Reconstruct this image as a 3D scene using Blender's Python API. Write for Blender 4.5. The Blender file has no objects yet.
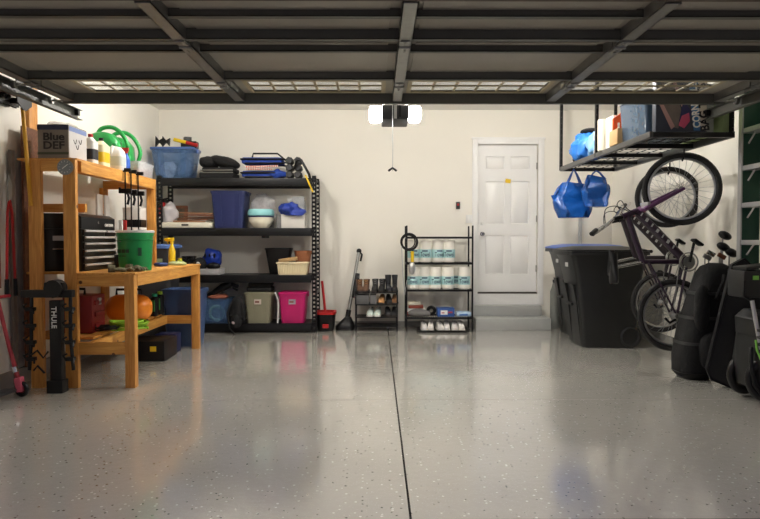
import bpy, bmesh, math, random
from mathutils import Vector, Matrix, Euler, noise
PI = math.pi
random.seed(7)
SC = bpy.context.scene
COL = SC.collection
# ------------------------------------------------------------------ camera
F = 620.0
cam_d = bpy.data.cameras.new('camera'); cam = bpy.data.objects.new('camera', cam_d); COL.objects.link(cam)
cam.location = (0, 0, 1.2)
cam.rotation_euler = (PI/2 - math.atan(19.5/F), 0, -math.atan(3/F))
cam_d.sensor_width = 36; cam_d.lens = 36*F/760; cam_d.clip_end = 200; cam_d.clip_start = .05
SC.camera = cam
RM = cam.rotation_euler.to_matrix()
def at(px, py, Y):
    d = RM @ Vector(((px-380)/F, (259.5-py)/F, -1)); t = Y/d.y
    return Vector((d.x*t, Y, 1.2+d.z*t))
def ax(px, Y): return at(px, 240, Y).x
def az(py, Y): return at(380, py, Y).z
# ------------------------------------------------------------------ materials
def lin(c):
    return tuple(((v/255)/12.92 if v/255 <= .04045 else ((v/255+.055)/1.055)**2.4) for v in c)+(1,)
MC = {}
def mat(name, rgb, rough=.6, metal=0, var=.12, scale=8, bump=0, bscale=60, trans=0, emit=0, coat=0, alpha=1, spec=.5):
    if name in MC: return MC[name]
    m = bpy.data.materials.new(name); m.use_nodes = True; nt = m.node_tree; b = nt.nodes['Principled BSDF']
    b.inputs['Roughness'].default_value = rough; b.inputs['Metallic'].default_value = metal
    b.inputs['Coat Weight'].default_value = coat; b.inputs['Specular IOR Level'].default_value = spec
    b.inputs['Transmission Weight'].default_value = trans; b.inputs['Alpha'].default_value = alpha
    tc = nt.nodes.new('ShaderNodeTexCoord'); n = nt.nodes.new('ShaderNodeTexNoise'); n.inputs['Scale'].default_value = scale
    n.inputs['Detail'].default_value = 4
    nt.links.new(tc.outputs['Object'], n.inputs['Vector'])
    mx = nt.nodes.new('ShaderNodeMix'); mx.data_type = 'RGBA'
    c = lin(rgb); mx.inputs[6].default_value = tuple(v*(1-var) for v in c[:3])+(1,); mx.inputs[7].default_value = tuple(min(1, v*(1+var)) for v in c[:3])+(1,)
    nt.links.new(n.outputs['Fac'], mx.inputs[0]); nt.links.new(mx.outputs[2], b.inputs['Base Color'])
    if emit:
        b.inputs['Emission Color'].default_value = c; b.inputs['Emission Strength'].default_value = emit
    if bump:
        n2 = nt.nodes.new('ShaderNodeTexNoise'); n2.inputs['Scale'].default_value = bscale; nt.links.new(tc.outputs['Object'], n2.inputs['Vector'])
        bp = nt.nodes.new('ShaderNodeBump'); bp.inputs['Strength'].default_value = bump; bp.inputs['Distance'].default_value = .01
        nt.links.new(n2.outputs['Fac'], bp.inputs['Height']); nt.links.new(bp.outputs[0], b.inputs['Normal'])
    MC[name] = m; return m
def wood_mat(name, rgb, rgb2, axis='X', rough=.55):
    m = bpy.data.materials.new(name); m.use_nodes = True; nt = m.node_tree; b = nt.nodes['Principled BSDF']
    tc = nt.nodes.new('ShaderNodeTexCoord'); mp = nt.nodes.new('ShaderNodeMapping')
    s = {'X': (1.2, 14, 14), 'Y': (14, 1.2, 14), 'Z': (14, 14, 1.2)}[axis]; mp.inputs['Scale'].default_value = s
    nt.links.new(tc.outputs['Object'], mp.inputs['Vector'])
    n = nt.nodes.new('ShaderNodeTexNoise'); n.inputs['Scale'].default_value = 3; n.inputs['Detail'].default_value = 6; n.inputs['Distortion'].default_value = 1.2
    nt.links.new(mp.outputs[0], n.inputs['Vector'])
    r = nt.nodes.new('ShaderNodeValToRGB'); r.color_ramp.elements[0].position = .3; r.color_ramp.elements[1].position = .68
    r.color_ramp.elements[0].color = lin(rgb2); r.color_ramp.elements[1].color = lin(rgb)
    nt.links.new(n.outputs['Fac'], r.inputs['Fac'])
    v = nt.nodes.new('ShaderNodeTexVoronoi'); v.inputs['Scale'].default_value = 4.5; nt.links.new(tc.outputs['Object'], v.inputs['Vector'])
    k = nt.nodes.new('ShaderNodeMath'); k.operation = 'LESS_THAN'; k.inputs[1].default_value = .07; nt.links.new(v.outputs['Distance'], k.inputs[0])
    mx = nt.nodes.new('ShaderNodeMix'); mx.data_type = 'RGBA'; mx.inputs[7].default_value = lin((95, 52, 24))
    nt.links.new(k.outputs[0], mx.inputs[0]); nt.links.new(r.outputs[0], mx.inputs[6]); nt.links.new(mx.outputs[2], b.inputs['Base Color'])
    b.inputs['Roughness'].default_value = rough
    MC[name] = m; return m
def floor_mat():
    m = bpy.data.materials.new('epoxy_floor'); m.use_nodes = True; nt = m.node_tree; b = nt.nodes['Principled BSDF']; L = nt.links.new
    tc = nt.nodes.new('ShaderNodeTexCoord')
    def flakes(sc, thr, rnd):
        v = nt.nodes.new('ShaderNodeTexVoronoi'); v.inputs['Scale'].default_value = sc; L(tc.outputs['Object'], v.inputs['Vector'])
        a = nt.nodes.new('ShaderNodeMath'); a.operation = 'LESS_THAN'; a.inputs[1].default_value = thr; L(v.outputs['Distance'], a.inputs[0])
        s = nt.nodes.new('ShaderNodeSeparateColor'); L(v.outputs['Color'], s.inputs[0])
        g = nt.nodes.new('ShaderNodeMath'); g.operation = 'GREATER_THAN'; g.inputs[1].default_value = rnd; L(s.outputs[0], g.inputs[0])
        p = nt.nodes.new('ShaderNodeMath'); p.operation = 'MULTIPLY'; L(a.outputs[0], p.inputs[0]); L(g.outputs[0], p.inputs[1]); return p
    n = nt.nodes.new('ShaderNodeTexNoise'); n.inputs['Scale'].default_value = 1.3; n.inputs['Detail'].default_value = 5; L(tc.outputs['Object'], n.inputs['Vector'])
    base = nt.nodes.new('ShaderNodeMix'); base.data_type = 'RGBA'; base.inputs[6].default_value = lin((176, 173, 165)); base.inputs[7].default_value = lin((196, 193, 185)); L(n.outputs['Fac'], base.inputs[0])
    w = flakes(42, .26, .86); d = flakes(46, .26, .88); w2 = flakes(130, .4, .8)
    m1 = nt.nodes.new('ShaderNodeMix'); m1.data_type = 'RGBA'; m1.inputs[7].default_value = lin((236, 235, 230)); L(base.outputs[2], m1.inputs[6]); L(w.outputs[0], m1.inputs[0])
    m2 = nt.nodes.new('ShaderNodeMix'); m2.data_type = 'RGBA'; m2.inputs[7].default_value = lin((88, 85, 80)); L(m1.outputs[2], m2.inputs[6]); L(d.outputs[0], m2.inputs[0])
    m3 = nt.nodes.new('ShaderNodeMix'); m3.data_type = 'RGBA'; m3.inputs[7].default_value = lin((196, 193, 186)); L(m2.outputs[2], m3.inputs[6]); L(w2.outputs[0], m3.inputs[0])
    L(m3.outputs[2], b.inputs['Base Color'])
    b.inputs['Roughness'].default_value = .2; b.inputs['Specular IOR Level'].default_value = .9
    b.inputs['Coat Weight'].default_value = 1; b.inputs['Coat IOR'].default_value = 1.7; b.inputs['Coat Roughness'].default_value = .06
    n2 = nt.nodes.new('ShaderNodeTexNoise'); n2.inputs['Scale'].default_value = 22; n2.inputs['Detail'].default_value = 4; L(tc.outputs['Object'], n2.inputs['Vector'])
    bp = nt.nodes.new('ShaderNodeBump'); bp.inputs['Strength'].default_value = .28; bp.inputs['Distance'].default_value = .004; L(n2.outputs['Fac'], bp.inputs['Height'])
    bp2 = nt.nodes.new('ShaderNodeBump'); bp2.inputs['Strength'].default_value = .3; bp2.inputs['Distance'].default_value = .002
    L(w.outputs[0], bp2.inputs['Height']); L(bp.outputs[0], bp2.inputs['Normal']); L(bp2.outputs[0], b.inputs['Normal']); L(bp2.outputs[0], b.inputs['Coat Normal'])
    return m
def clear_mat(name, rgb, amount=.5, rough=.2):
    m = bpy.data.materials.new(name); m.use_nodes = True; nt = m.node_tree; b = nt.nodes['Principled BSDF']; out = nt.nodes['Material Output']
    b.inputs['Base Color'].default_value = lin(rgb); b.inputs['Roughness'].default_value = rough
    t = nt.nodes.new('ShaderNodeBsdfTransparent'); t.inputs[0].default_value = tuple(.75+.25*v for v in lin(rgb)[:3])+(1,)
    mx = nt.nodes.new('ShaderNodeMixShader'); n = nt.nodes.new('ShaderNodeTexNoise'); n.inputs['Scale'].default_value = 9
    r = nt.nodes.new('ShaderNodeMapRange'); r.inputs[3].default_value = max(0, amount-.12); r.inputs[4].default_value = min(1, amount+.12)
    nt.links.new(n.outputs['Fac'], r.inputs[0]); nt.links.new(r.outputs[0], mx.inputs[0])
    nt.links.new(t.outputs[0], mx.inputs[1]); nt.links.new(b.outputs[0], mx.inputs[2]); nt.links.new(mx.outputs[0], out.inputs[0])
    MC[name] = m; return m
# ------------------------------------------------------------------ mesh builder
def cr(pts, n=5, closed=False):
    P_ = [Vector(p) for p in pts]; out = []; k = len(P_)
    for i in range(k if closed else k-1):
        g = (lambda j: P_[j % k]) if closed else (lambda j: P_[max(0, min(k-1, j))])
        a, b, c, d = g(i-1), g(i), g(i+1), g(i+2)
        for s_ in range(n):
            t = s_/n; out.append(.5*((2*b)+(c-a)*t+(2*a-5*b+4*c-d)*t*t+(3*b-a-3*c+d)*t*t*t))
    if not closed: out.append(P_[-1])
    return out
class MB:
    def __init__(s): s.bm = bmesh.new()
    def raw(s, vs, fs):
        v = [s.bm.verts.new(p) for p in vs]
        for f in fs:
            try: s.bm.faces.new([v[i] for i in f])
            except ValueError: pass
        return v
    def box(s, c, d, rot=(0, 0, 0), bev=0):
        M = Matrix.Translation(c) @ Euler(rot).to_matrix().to_4x4() @ Matrix.Diagonal((d[0], d[1], d[2], 1))
        r = bmesh.ops.create_cube(s.bm, size=1, matrix=M)
        if bev:
            es = list({e for v in r['verts'] for e in v.link_edges})
            bmesh.ops.bevel(s.bm, geom=es, offset=bev, segments=2, affect='EDGES', profile=.6)
        return s
    def bb(s, x0, x1, y0, y1, z0, z1, bev=0):
        return s.box(((x0+x1)/2, (y0+y1)/2, (z0+z1)/2), (abs(x1-x0), abs(y1-y0), abs(z1-z0)), bev=bev)
    def loft(s, rings, cap0=True, cap1=True, closed=False):
        n = len(rings[0]); R = [[s.bm.verts.new(p) for p in r] for r in rings]
        k = len(R)
        for i in range(k if closed else k-1):
            a, b = R[i], R[(i+1) % k]
            for j in range(n):
                q = (j+1) % n
                try: s.bm.faces.new((a[j], a[q], b[q], b[j]))
                except ValueError: pass
        if not closed:
            if cap0:
                s.bm.faces.new(list(reversed(R[0])))
            if cap1: s.bm.faces.new(R[-1])
        return s
    def tube(s, pts, r, n=8, closed=False):
        P = [Vector(p) for p in pts]; rs = r if isinstance(r, (list, tuple)) else [r]*len(P); rings = []
        prev = None
        for i, p in enumerate(P):
            if closed: t = P[(i+1) % len(P)]-P[i-1]
            else: t = P[min(i+1, len(P)-1)]-P[max(i-1, 0)]
            if t.length < 1e-9: t = Vector((0, 0, 1))
            t.normalize()
            if prev is None:
                u = t.orthogonal().normalized()
            else:
                u = prev-t*prev.dot(t)
                u = u.normalized() if u.length > 1e-6 else t.orthogonal().normalized()
            prev = u; w = t.cross(u)
            rings.append([p+(u*math.cos(2*PI*k/n)+w*math.sin(2*PI*k/n))*rs[i] for k in range(n)])
        return s.loft(rings, closed=closed)
    def cyl(s, a, b, r, r2=None, n=16): return s.tube([a, b], [r, r if r2 is None else r2], n)
    def torus(s, c, R, r, nrm=(0, 1, 0), n=36, m=8, a0=0, a1=2*PI):
        N = Vector(nrm).normalized(); u = N.orthogonal().normalized(); w = N.cross(u); c = Vector(c)
        full = abs(a1-a0-2*PI) < 1e-6; k = n if full else n+1
        pts = [c+(u*math.cos(a0+(a1-a0)*i/n)+w*math.sin(a0+(a1-a0)*i/n))*R for i in range(k)]
        return s.tube(pts, r, m, closed=full)
    def lathe(s, prof, c=(0, 0, 0), n=24, nrm=(0, 0, 1)):
        N = Vector(nrm).normalized(); u = N.orthogonal().normalized(); w = N.cross(u); c = Vector(c)
        return s.loft([[c+N*z+(u*math.cos(2*PI*k/n)+w*math.sin(2*PI*k/n))*max(r, 1e-4) for k in range(n)] for r, z in prof])
    def sph(s, c, r, seg=16, rot=(0, 0, 0), nz=0, ns=6, seed=0, flat=None):
        r = (r, r, r) if isinstance(r, (int, float)) else r
        M = Matrix.Translation(c) @ Euler(rot).to_matrix().to_4x4() @ Matrix.Diagonal((*r, 1))
        g = bmesh.ops.create_uvsphere(s.bm, u_segments=seg*2 if nz else seg, v_segments=seg, radius=1, matrix=M)
        C = Vector(c)
        for v in g['verts']:
            if nz:
                d = noise.noise(v.co*ns+Vector((seed*3.1, seed, 0)))+.5*noise.noise(v.co*ns*2.3+Vector((seed, 0, seed*2)))
                v.co += (v.co-C).normalized()*d*nz
            if flat is not None: v.co.z = max(v.co.z, flat)
        return s
    def prism(s, pts, axis, a, b):
        f = {'y': lambda p, q: (p[0], q, p[1]), 'x': lambda p, q: (q, p[0], p[1]), 'z': lambda p, q: (p[0], p[1], q)}[axis]
        return s.loft([[f(p, a) for p in pts], [f(p, b) for p in pts]])
    def wire(s, pts, w, dpt, axis='y', closed=False): # flat ribbon bar along pts
        return s.tube(pts, w, 6, closed)
    def mesh(s, name):
        bmesh.ops.recalc_face_normals(s.bm, faces=s.bm.faces)
        me = bpy.data.meshes.new(name); s.bm.to_mesh(me); s.bm.free()
        me.polygons.foreach_set('use_smooth', [True]*len(me.polygons)); me.set_sharp_from_angle(angle=math.radians(38))
        return me
def rr(z, w, d, r, cx=0, cy=0, n=3):
    out = []; r = min(r, w/2-1e-4, d/2-1e-4)
    for sx, sy, a in ((1, 1, 0), (-1, 1, PI/2), (-1, -1, PI), (1, -1, 3*PI/2)):
        for k in range(n+1):
            t = a+PI/2*k/n
            out.append((cx+sx*(w/2-r)+r*math.cos(t), cy+sy*(d/2-r)+r*math.sin(t), z))
    return out
def P(name, mb, m, parent=None, label=None):
    o = bpy.data.objects.new(name, mb.mesh(name)); o.data.materials.append(m); COL.objects.link(o)
    if parent is not None: o.parent = parent
    if label: o['label'] = label
    return o
def tag(o, label, cat, group=None, kind=None):
    o['label'] = label; o['category'] = cat
    if group: o['group'] = group
    if kind: o['kind'] = kind
    return o
def T(name, label, cat, loc=(0, 0, 0), rz=0, group=None, rot=None):
    o = bpy.data.objects.new(name, None); COL.objects.link(o); o.empty_display_size = .05
    o.location = loc; o.rotation_euler = rot or (0, 0, rz); return tag(o, label, cat, group)
def S1(name, mb, m, label, cat, loc=(0, 0, 0), rz=0, group=None, kind=None, rot=None):
    o = P(name, mb, m); o.location = loc; o.rotation_euler = rot or (0, 0, rz); return tag(o, label, cat, group, kind)
def ST(name, mb, m):
    o = P(name, mb, m); o['kind'] = 'structure'; return o
def text(s, w, h, c, m, parent, face='-y', spin=0, name='lettering', ext=.002, bold=.0):
    """lettering fitted to w x h, centred on c; face: where it looks"""
    cu = bpy.data.curves.new('t', 'FONT'); cu.body = s; cu.extrude = ext; cu.align_x = 'CENTER'; cu.align_y = 'CENTER'; cu.offset = bold; cu.resolution_u = 3
    o = bpy.data.objects.new('t', cu); COL.objects.link(o)
    me = bpy.data.meshes.new_from_object(o.evaluated_get(bpy.context.evaluated_depsgraph_get())); bpy.data.objects.remove(o); bpy.data.curves.remove(cu)
    me.name = name
    xs = [v.co.x for v in me.vertices]; ys = [v.co.y for v in me.vertices]
    sx = w/max(1e-6, max(xs)-min(xs)); sy = h/max(1e-6, max(ys)-min(ys)); mx = (max(xs)+min(xs))/2; my = (max(ys)+min(ys))/2
    R = {'-y': Euler((PI/2, 0, 0)), '+x': Euler((PI/2, 0, PI/2)), '-x': Euler((PI/2, 0, -PI/2)), 'up': Euler((0, 0, 0))}[face].to_matrix() @ Euler((0, 0, spin)).to_matrix()
    for v in me.vertices: v.co = Vector(c)+R @ Vector(((v.co.x-mx)*sx, (v.co.y-my)*sy, v.co.z))
    me.materials.append(m); q = bpy.data.objects.new(name, me); COL.objects.link(q); q.parent = parent; return q
def copy_tree(o, parent=None):
    c = o.copy(); COL.objects.link(c)
    if parent is not None: c.parent = parent
    for ch in [x for x in COL.objects if x.parent == o]: copy_tree(ch, c)
    return c
def dup(o, loc, rz=None, label=None, rot=None):
    c = copy_tree(o); c.location = loc
    if rz is not None: c.rotation_euler = (0, 0, rz)
    if rot is not None: c.rotation_euler = rot
    if label: c['label'] = label
    return c
# palette
WALL = mat('wall_paint', (237, 233, 222), .75, var=.02, scale=3, bump=.15, bscale=90)
CEIL = mat('ceiling_paint', (236, 234, 228), .8, var=.02, scale=2)
WHITE = mat('white_trim_paint', (236, 235, 232), .4, var=.02)
BLACK = mat('black_plastic', (13, 13, 14), .42, var=.2, spec=.35)
BLKM = mat('black_powder_coat', (13, 13, 14), .42, var=.15, spec=.35)
BLKF = mat('black_fabric', (14, 14, 15), .85, var=.35, scale=25, bump=.5, bscale=80)
DGREY = mat('dark_grey_plastic', (46, 46, 48), .5, var=.15)
GREY = mat('mid_grey_plastic', (128, 128, 128), .5, var=.15)
LGREY = mat('light_grey_plastic', (185, 185, 183), .45)
STEEL = mat('galvanised_steel', (150, 150, 146), .42, metal=.8, var=.15, scale=20)
CHROME = mat('polished_metal', (200, 200, 200), .2, metal=1, var=.05)
ALU = mat('brushed_aluminium', (190, 190, 190), .35, metal=.7, var=.08)
RED = mat('red_plastic', (176, 24, 24), .4)
DRED = mat('dark_red_plastic', (132, 24, 26), .45)
BLUE = mat('blue_cloth', (28, 66, 160), .6, var=.2, bump=.4, bscale=30)
ORANGE = mat('orange_plastic', (232, 92, 32), .4)
YELLOW = mat('yellow_plastic', (235, 196, 30), .4)
GREEN = mat('green_plastic', (24, 128, 62), .4)
LIME = mat('lime_plastic', (150, 200, 50), .5, var=.3, scale=40)
WHITEP = mat('white_plastic', (232, 232, 228), .35, var=.03)
CREAM = mat('cream_plastic', (226, 220, 200), .45, var=.04)
NAVY = mat('navy_plastic', (32, 42, 88), .42, var=.08)
PINK = mat('pink_metal', (214, 98, 118), .35)
BROWN = mat('brown_leather', (86, 58, 38), .6, var=.3, scale=20)
TAN = mat('tan_suede', (192, 142, 92), .8, var=.15)
CARD = mat('cardboard', (182, 150, 104), .85, var=.08)
PINE_X = wood_mat('pine_lumber_x', (226, 168, 84), (196, 130, 52), 'X')
PINE_Y = wood_mat('pine_lumber_y', (226, 168, 84), (196, 130, 52), 'Y')
PINE_Z = wood_mat('pine_lumber_z', (218, 158, 78), (186, 120, 48), 'Z')
DWOOD = wood_mat('brown_wood', (128, 76, 44), (88, 50, 28), 'X')
CLEAR = clear_mat('clear_plastic', (225, 228, 230), .35)
CBLUE = clear_mat('clear_blue_plastic', (120, 158, 204), .2)
BAGP = clear_mat('thin_clear_film', (235, 232, 232), .4, .3)
SHEEN = clear_mat('window_glass', (240, 245, 245), .08, .05)
E_CEIL = 165; E_OPEN = 70; EXPO = 1.45
# ------------------------------------------------------------------ room
XL, XR, YB, YF, HC = -3.0, 3.26, 8.6, 2.67, 2.99
JX = .145; JY = 4.62
FL = floor_mat()
m = MB()
for x0, x1 in ((XL-.15, JX-.005), (JX+.005, XR+.15)):
    for y0, y1 in ((YF-.05, JY-.0025), (JY+.0025, YB+.15)):
        m.bb(x0, x1, y0, y1, -.05, 0)
ST('floor', m, FL)
ST('trim_1', MB().bb(XL-.15, XR+.15, YF, YB+.15, -.12, -.05), mat('joint_dark', (26, 25, 24), .9))
ST('trim_2', MB().bb(XL-3, XR+3, -4, YF-.07, -.14, -.03), mat('driveway_concrete', (150, 142, 130), .85, var=.2, bump=.4))
ST('trim_3', MB().bb(XL-.15, XR+.15, YF-.07, YF-.05, -.1, .004), mat('threshold_dark', (70, 66, 60), .8))
# back wall with the door opening
DX0, DX1 = at(478, 240, YB).x, at(537, 240, YB).x; DZ0, DZ1 = .478, az(145, YB)
m = MB(); m.bb(XL-.15, DX0-.01, YB, YB+.15, 0, HC); m.bb(DX1+.01, XR+.15, YB, YB+.15, 0, HC); m.bb(DX0-.01, DX1+.01, YB, YB+.15, DZ1+.01, HC); m.bb(DX0-.01, DX1+.01, YB, YB+.15, 0, DZ0-.02)
ST('wall_back', m, WALL)
ST('wall_left', MB().bb(XL-.15, XL, YF, YB, 0, HC), WALL)
ST('wall_right', MB().bb(XR, XR+.15, YF, YB, 0, HC), WALL)
ST('ceiling', MB().bb(XL-.15, XR+.15, YF, YB+.15, HC, HC+.15), CEIL)
m = MB(); m.bb(XL-3, -2.45, YF-.2, YF, -.05, HC+.6); m.bb(2.7, XR+3, YF-.2, YF, -.05, HC+.6); m.bb(-2.45, 2.7, YF-.2, YF, 2.215, HC+.6)
ST('wall_front', m, mat('exterior_trim', (88, 72, 62), .7))
CONC = mat('foundation_concrete', (150, 148, 142), .8, var=.1, bump=.4)
ST('baseboard_left', MB().bb(XL, XL+.03, YF, YB, 0, .13), CONC)
ST('baseboard_right', MB().bb(XR-.03, XR, YF, YB, 0, .13), CONC)
m = MB(); m.bb(XL+.03, DX0-.12, YB-.02, YB, 0, .07); m.bb(DX1+.2, XR-.03, YB-.02, YB, 0, .07); ST('baseboard_back', m, CONC)
# entry door
dr = bpy.data.objects.new('door_1', None); COL.objects.link(dr); dr['kind'] = 'structure'
dw, dh = DX1-DX0, DZ1-DZ0; dr.location = (DX0, YB, DZ0)
m = MB(); DY = .03
# slab: stiles and rails round six panels
px = [(.13*dw, .45*dw), (.55*dw, .87*dw)]; pz = [(.12*dh, .385*dh), (.465*dh, .755*dh), (.84*dh, .925*dh)]
m.bb(0, dw, DY+.02, DY+.045, 0, dh)
xs = [0, px[0][0], px[0][1], px[1][0], px[1][1], dw]
for a, b in ((0, 1), (2, 3), (4, 5)): m.bb(xs[a], xs[b], DY, DY+.02, 0, dh)
zs = [0]+[v for p in pz for v in p]+[dh]
for i in (0, 2, 4, 6):
    for p in px: m.bb(p[0], p[1], DY, DY+.02, zs[i], zs[i+1])
P('door_slab', m, WHITE, dr)
for (a, b) in px:
    for (c, d) in pz:
        q = .028; m = MB()
        m.loft([[(a+.004, DY+.02, c+.004), (b-.004, DY+.02, c+.004), (b-.004, DY+.02, d-.004), (a+.004, DY+.02, d-.004)], [(a+q, DY+.006, c+q), (b-q, DY+.006, c+q), (b-q, DY+.006, d-q), (a+q, DY+.006, d-q)]])
        P('door_panel', m, WHITE, dr)
kx, kz = at(482.5, 234, YB).x-DX0, az(234, YB)-DZ0
P('door_knob', MB().lathe([(.0, .09), (.02, .088), (.028, .075), (.026, .055), (.012, .045), (.011, .012), (.03, .01), (.032, 0)], (kx, DY, kz), 20, (0, -1, 0)), CHROME, dr)
P('deadbolt', MB().lathe([(0, .03), (.022, .028), (.024, 0)], (kx, DY, kz+.15), 20, (0, -1, 0)), WHITEP, dr)
for z in (.16, .5, .86): P('hinge', MB().cyl((dw-.004, .022, z*dh-.045), (dw-.004, .022, z*dh+.045), .008), STEEL, dr)
fw = .075
m = MB(); m.bb(-.01-fw, -.006, -.025, .0, -.18, dh+.012+fw, .006); m.bb(dw+.006, dw+.012+fw, -.025, 0, -.18, dh+.012+fw, .006); m.bb(-.006, dw+.006, -.025, 0, dh+.01, dh+.012+fw, .006)
m.bb(-.01-fw-.012, dw+.024+fw, -.03, 0, dh+.012+fw-.01, dh+.03+fw, .004)
P('door_frame', m, WHITE, dr)
P('threshold', MB().bb(-.0, dw, -.02, .1, -.022, -.004), mat('bronze_sill', (60, 50, 42), .5), dr)
P('kick_board', MB().bb(-.012-fw, dw+.014+fw, -.018, 0, -.18, -.024), WHITE, dr)
S1('sticky_note', MB().box((0, 0, 0), (.075, .004, .055), (0, .15, 0)), YELLOW, 'small yellow paper note stuck high on the white entry door', 'note', at(508, 181, YB+DY-.004))
# steps
SG = mat('grey_step_paint', (168, 169, 166), .5, var=.06)
sx0, sx1 = at(476, 240, 8.2).x, at(552, 240, 8.17).x
st = T('entry_steps', 'grey painted two-tread steps below the white entry door', 'steps', (0, 0, 0))
P('tread', MB().bb(sx0, sx1, 8.17, YB-.021, 0, .16, .008), SG, st)
P('tread', MB().bb(sx0+.0, sx1-.06, 8.42, YB-.021, .16, .305, .008), SG, st)
# small wall fittings
c = at(458, 205.5, YB-.012); t = T('wall_control', 'small dark wall button with a red light, left of the entry door', 'switch', c)
P('plate', MB().box((0, 0, 0), (.055, .022, .1), bev=.005), DGREY, t); P('button', MB().box((0, -.014, .012), (.03, .01, .028), bev=.003), RED, t)
c = at(470, 219, YB-.006); t = T('light_switch', 'white double light switch plate beside the entry door', 'switch', c)
P('plate', MB().box((0, 0, 0), (.115, .01, .115), bev=.003), WHITEP, t)
for s in (-1, 1): P('rocker', MB().box((s*.025, -.008, 0), (.032, .008, .065), bev=.002), WHITE, t)
c = at(580, 232, YB-.03); S1('wall_conduit', MB().bb(-.022, .022, -.02, .02, -.75, .35, .008), LGREY, 'light grey conduit cover on the back wall behind the rolling bins', 'conduit', c)
# ------------------------------------------------------------------ ceiling lights & opener
def bulb_mat(name, rgb, s):
    m = bpy.data.materials.new(name); m.use_nodes = True; nt = m.node_tree; b = nt.nodes['Principled BSDF']
    b.inputs['Base Color'].default_value = lin((250, 248, 240)); b.inputs['Emission Color'].default_value = lin(rgb); b.inputs['Emission Strength'].default_value = s; return m
BULB = bulb_mat('ceiling_bulb', (255, 250, 244), E_CEIL)
for x, lab in ((-1.55, 'round white ceiling light above the left half of the overhead door'), (1.75, 'round white ceiling light above the right half of the overhead door')):
    t = T('ceiling_light', lab, 'light', (x, 6.25, HC))
    P('base', MB().lathe([(.09, 0), (.09, -.02), (.06, -.045), (.035, -.06)], (0, 0, 0), 24), WHITEP, t)
    P('bulb', MB().sph((0, 0, -.12), (.06, .06, .065), 16), BULB, t)
OY = 5.35; oc = at(395, 114.5, OY)
t = T('garage_opener', 'ceiling-hung garage door opener with two glowing lamp lenses', 'opener', oc)
hw = .235; hz = .062
P('housing', MB().box((0, .08, 0), (.23, .38, .12), bev=.015), DGREY, t)
P('lamp_lens', MB().box((-.168, .0, 0), (.105, .17, .13), bev=.035), bulb_mat('opener_lens_left', (255, 251, 244), E_OPEN), t)
P('lamp_lens', MB().box((.168, .0, 0), (.105, .17, .13), bev=.035), MC.get('x') or bulb_mat('opener_lens_right', (255, 251, 244), E_OPEN), t)
P('control_strip', MB().bb(-.012, .012, -.139, -.13, -.06, .06), LGREY, t)
P('control_strip', MB().bb(.03, .045, -.139, -.13, -.05, .05), BLACK, t)
P('rail', MB().bb(-.02, .02, -2.5, -.12, .115, .155), STEEL, t)
P('rail_bracket', MB().bb(-.02, .02, -.15, -.1, .06, .12), STEEL, t)
for s in (-1, 1): P('hanger', MB().bb(s*.1-.012, s*.1+.012, .1, .104, .07, HC-oc.z), STEEL, t)
hc = at(392.5, 171, 5.2)
t = T('release_cord', 'thin pull cord with a black handle below the garage opener', 'cord', hc)
top = oc.z+.1
P('cord', MB().tube([(0, 0, 0), (.003, 0, .2), (0, 0, top-hc.z)], .003, 6), LGREY, t)
P('handle', MB().tube([(-.035, 0, 0), (-.02, 0, .012), (0, 0, .026), (.02, 0, .012), (.035, 0, 0)], .009, 8), BLACK, t)
# ------------------------------------------------------------------ overhead door, open
DP = mat('door_panel_paint', (158, 153, 142), .5, var=.05, scale=3)
DS = mat('door_strut_steel', (96, 97, 90), .45, var=.12, metal=.2)
XA, XB = -2.31, 2.57; ZS = 2.27
gd = T('garage_door', 'open sectional overhead garage door with a row of small-paned windows', 'garage door', (0, 0, 0))
wins = [(-2.02, -1.10), (-.88, .03), (.24, 1.17), (1.38, 2.32)]
secs = [(2.68, 3.27), (3.28, 4.11), (4.12, 4.62)]
WY0, WY1 = 4.21, 4.5
for i, (y0, y1) in enumerate(secs):
    m = MB()
    if i < 2:
        m.bb(XA, XB, y0, y1, ZS, ZS+.01)
        # pressed long panels
        for a, b in wins: m.bb(a-.03, b+.03, y0+.1, y1-.1, ZS-.006, ZS, .003)
    else:
        m.bb(XA, XB, y0, WY0, ZS, ZS+.01); m.bb(XA, XB, WY1, y1, ZS, ZS+.01)
        ed = [XA]+[v for w in wins for v in w]+[XB]
        for k in range(0, 10, 2): m.bb(ed[k], ed[k+1], WY0, WY1, ZS, ZS+.01)
    P('door_section', m, DP, gd)
for y0, z0, hgt in ((2.9, 2.233, .037), (3.17, 2.215, .055), (3.42, 2.23, .04), (3.96, 2.218, .052), (4.56, 2.198, .072)):
    m = MB(); m.bb(XA+.02, XB-.02, y0, y0+.006, z0, z0+hgt); m.bb(XA+.02, XB-.02, y0, y0+.035, z0, z0+.006); m.bb(XA+.02, XB-.02, y0+.045, y0+.05, z0+.02, z0+hgt)
    m.bb(XA+.02, XB-.02, y0+.006, y0+.05, ZS-.004, ZS)
    P('strut', m, DS, gd)
for y0 in (3.25, 4.09): P('section_lip', MB().bb(XA, XB, y0, y0+.03, ZS-.012, ZS), DP, gd)
for x in (-2.24, -1.0, .145, 1.27, 2.5):
    for y0, y1 in secs:
        m = MB(); m.bb(x-.035, x+.035, y0+.002, y1-.002, 2.211, 2.216); m.bb(x-.035, x-.03, y0+.002, y1-.002, 2.211, ZS); m.bb(x+.03, x+.035, y0+.002, y1-.002, 2.211, ZS)
        P('stile', m, STEEL, gd)
    for y0 in (3.27, 4.11):
        m = MB(); m.box((x, y0-.06, 2.206), (.05, .07, .006)); m.box((x, y0+.06, 2.206), (.05, .07, .006)); m.cyl((x-.03, y0, 2.205), (x+.03, y0, 2.205), .009, n=10)
        for yy in (-.075, -.045, .045, .075): m.cyl((x, y0+yy, 2.2), (x, y0+yy, 2.21), .007, n=6)
        P('hinge', m, STEEL, gd)
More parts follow.
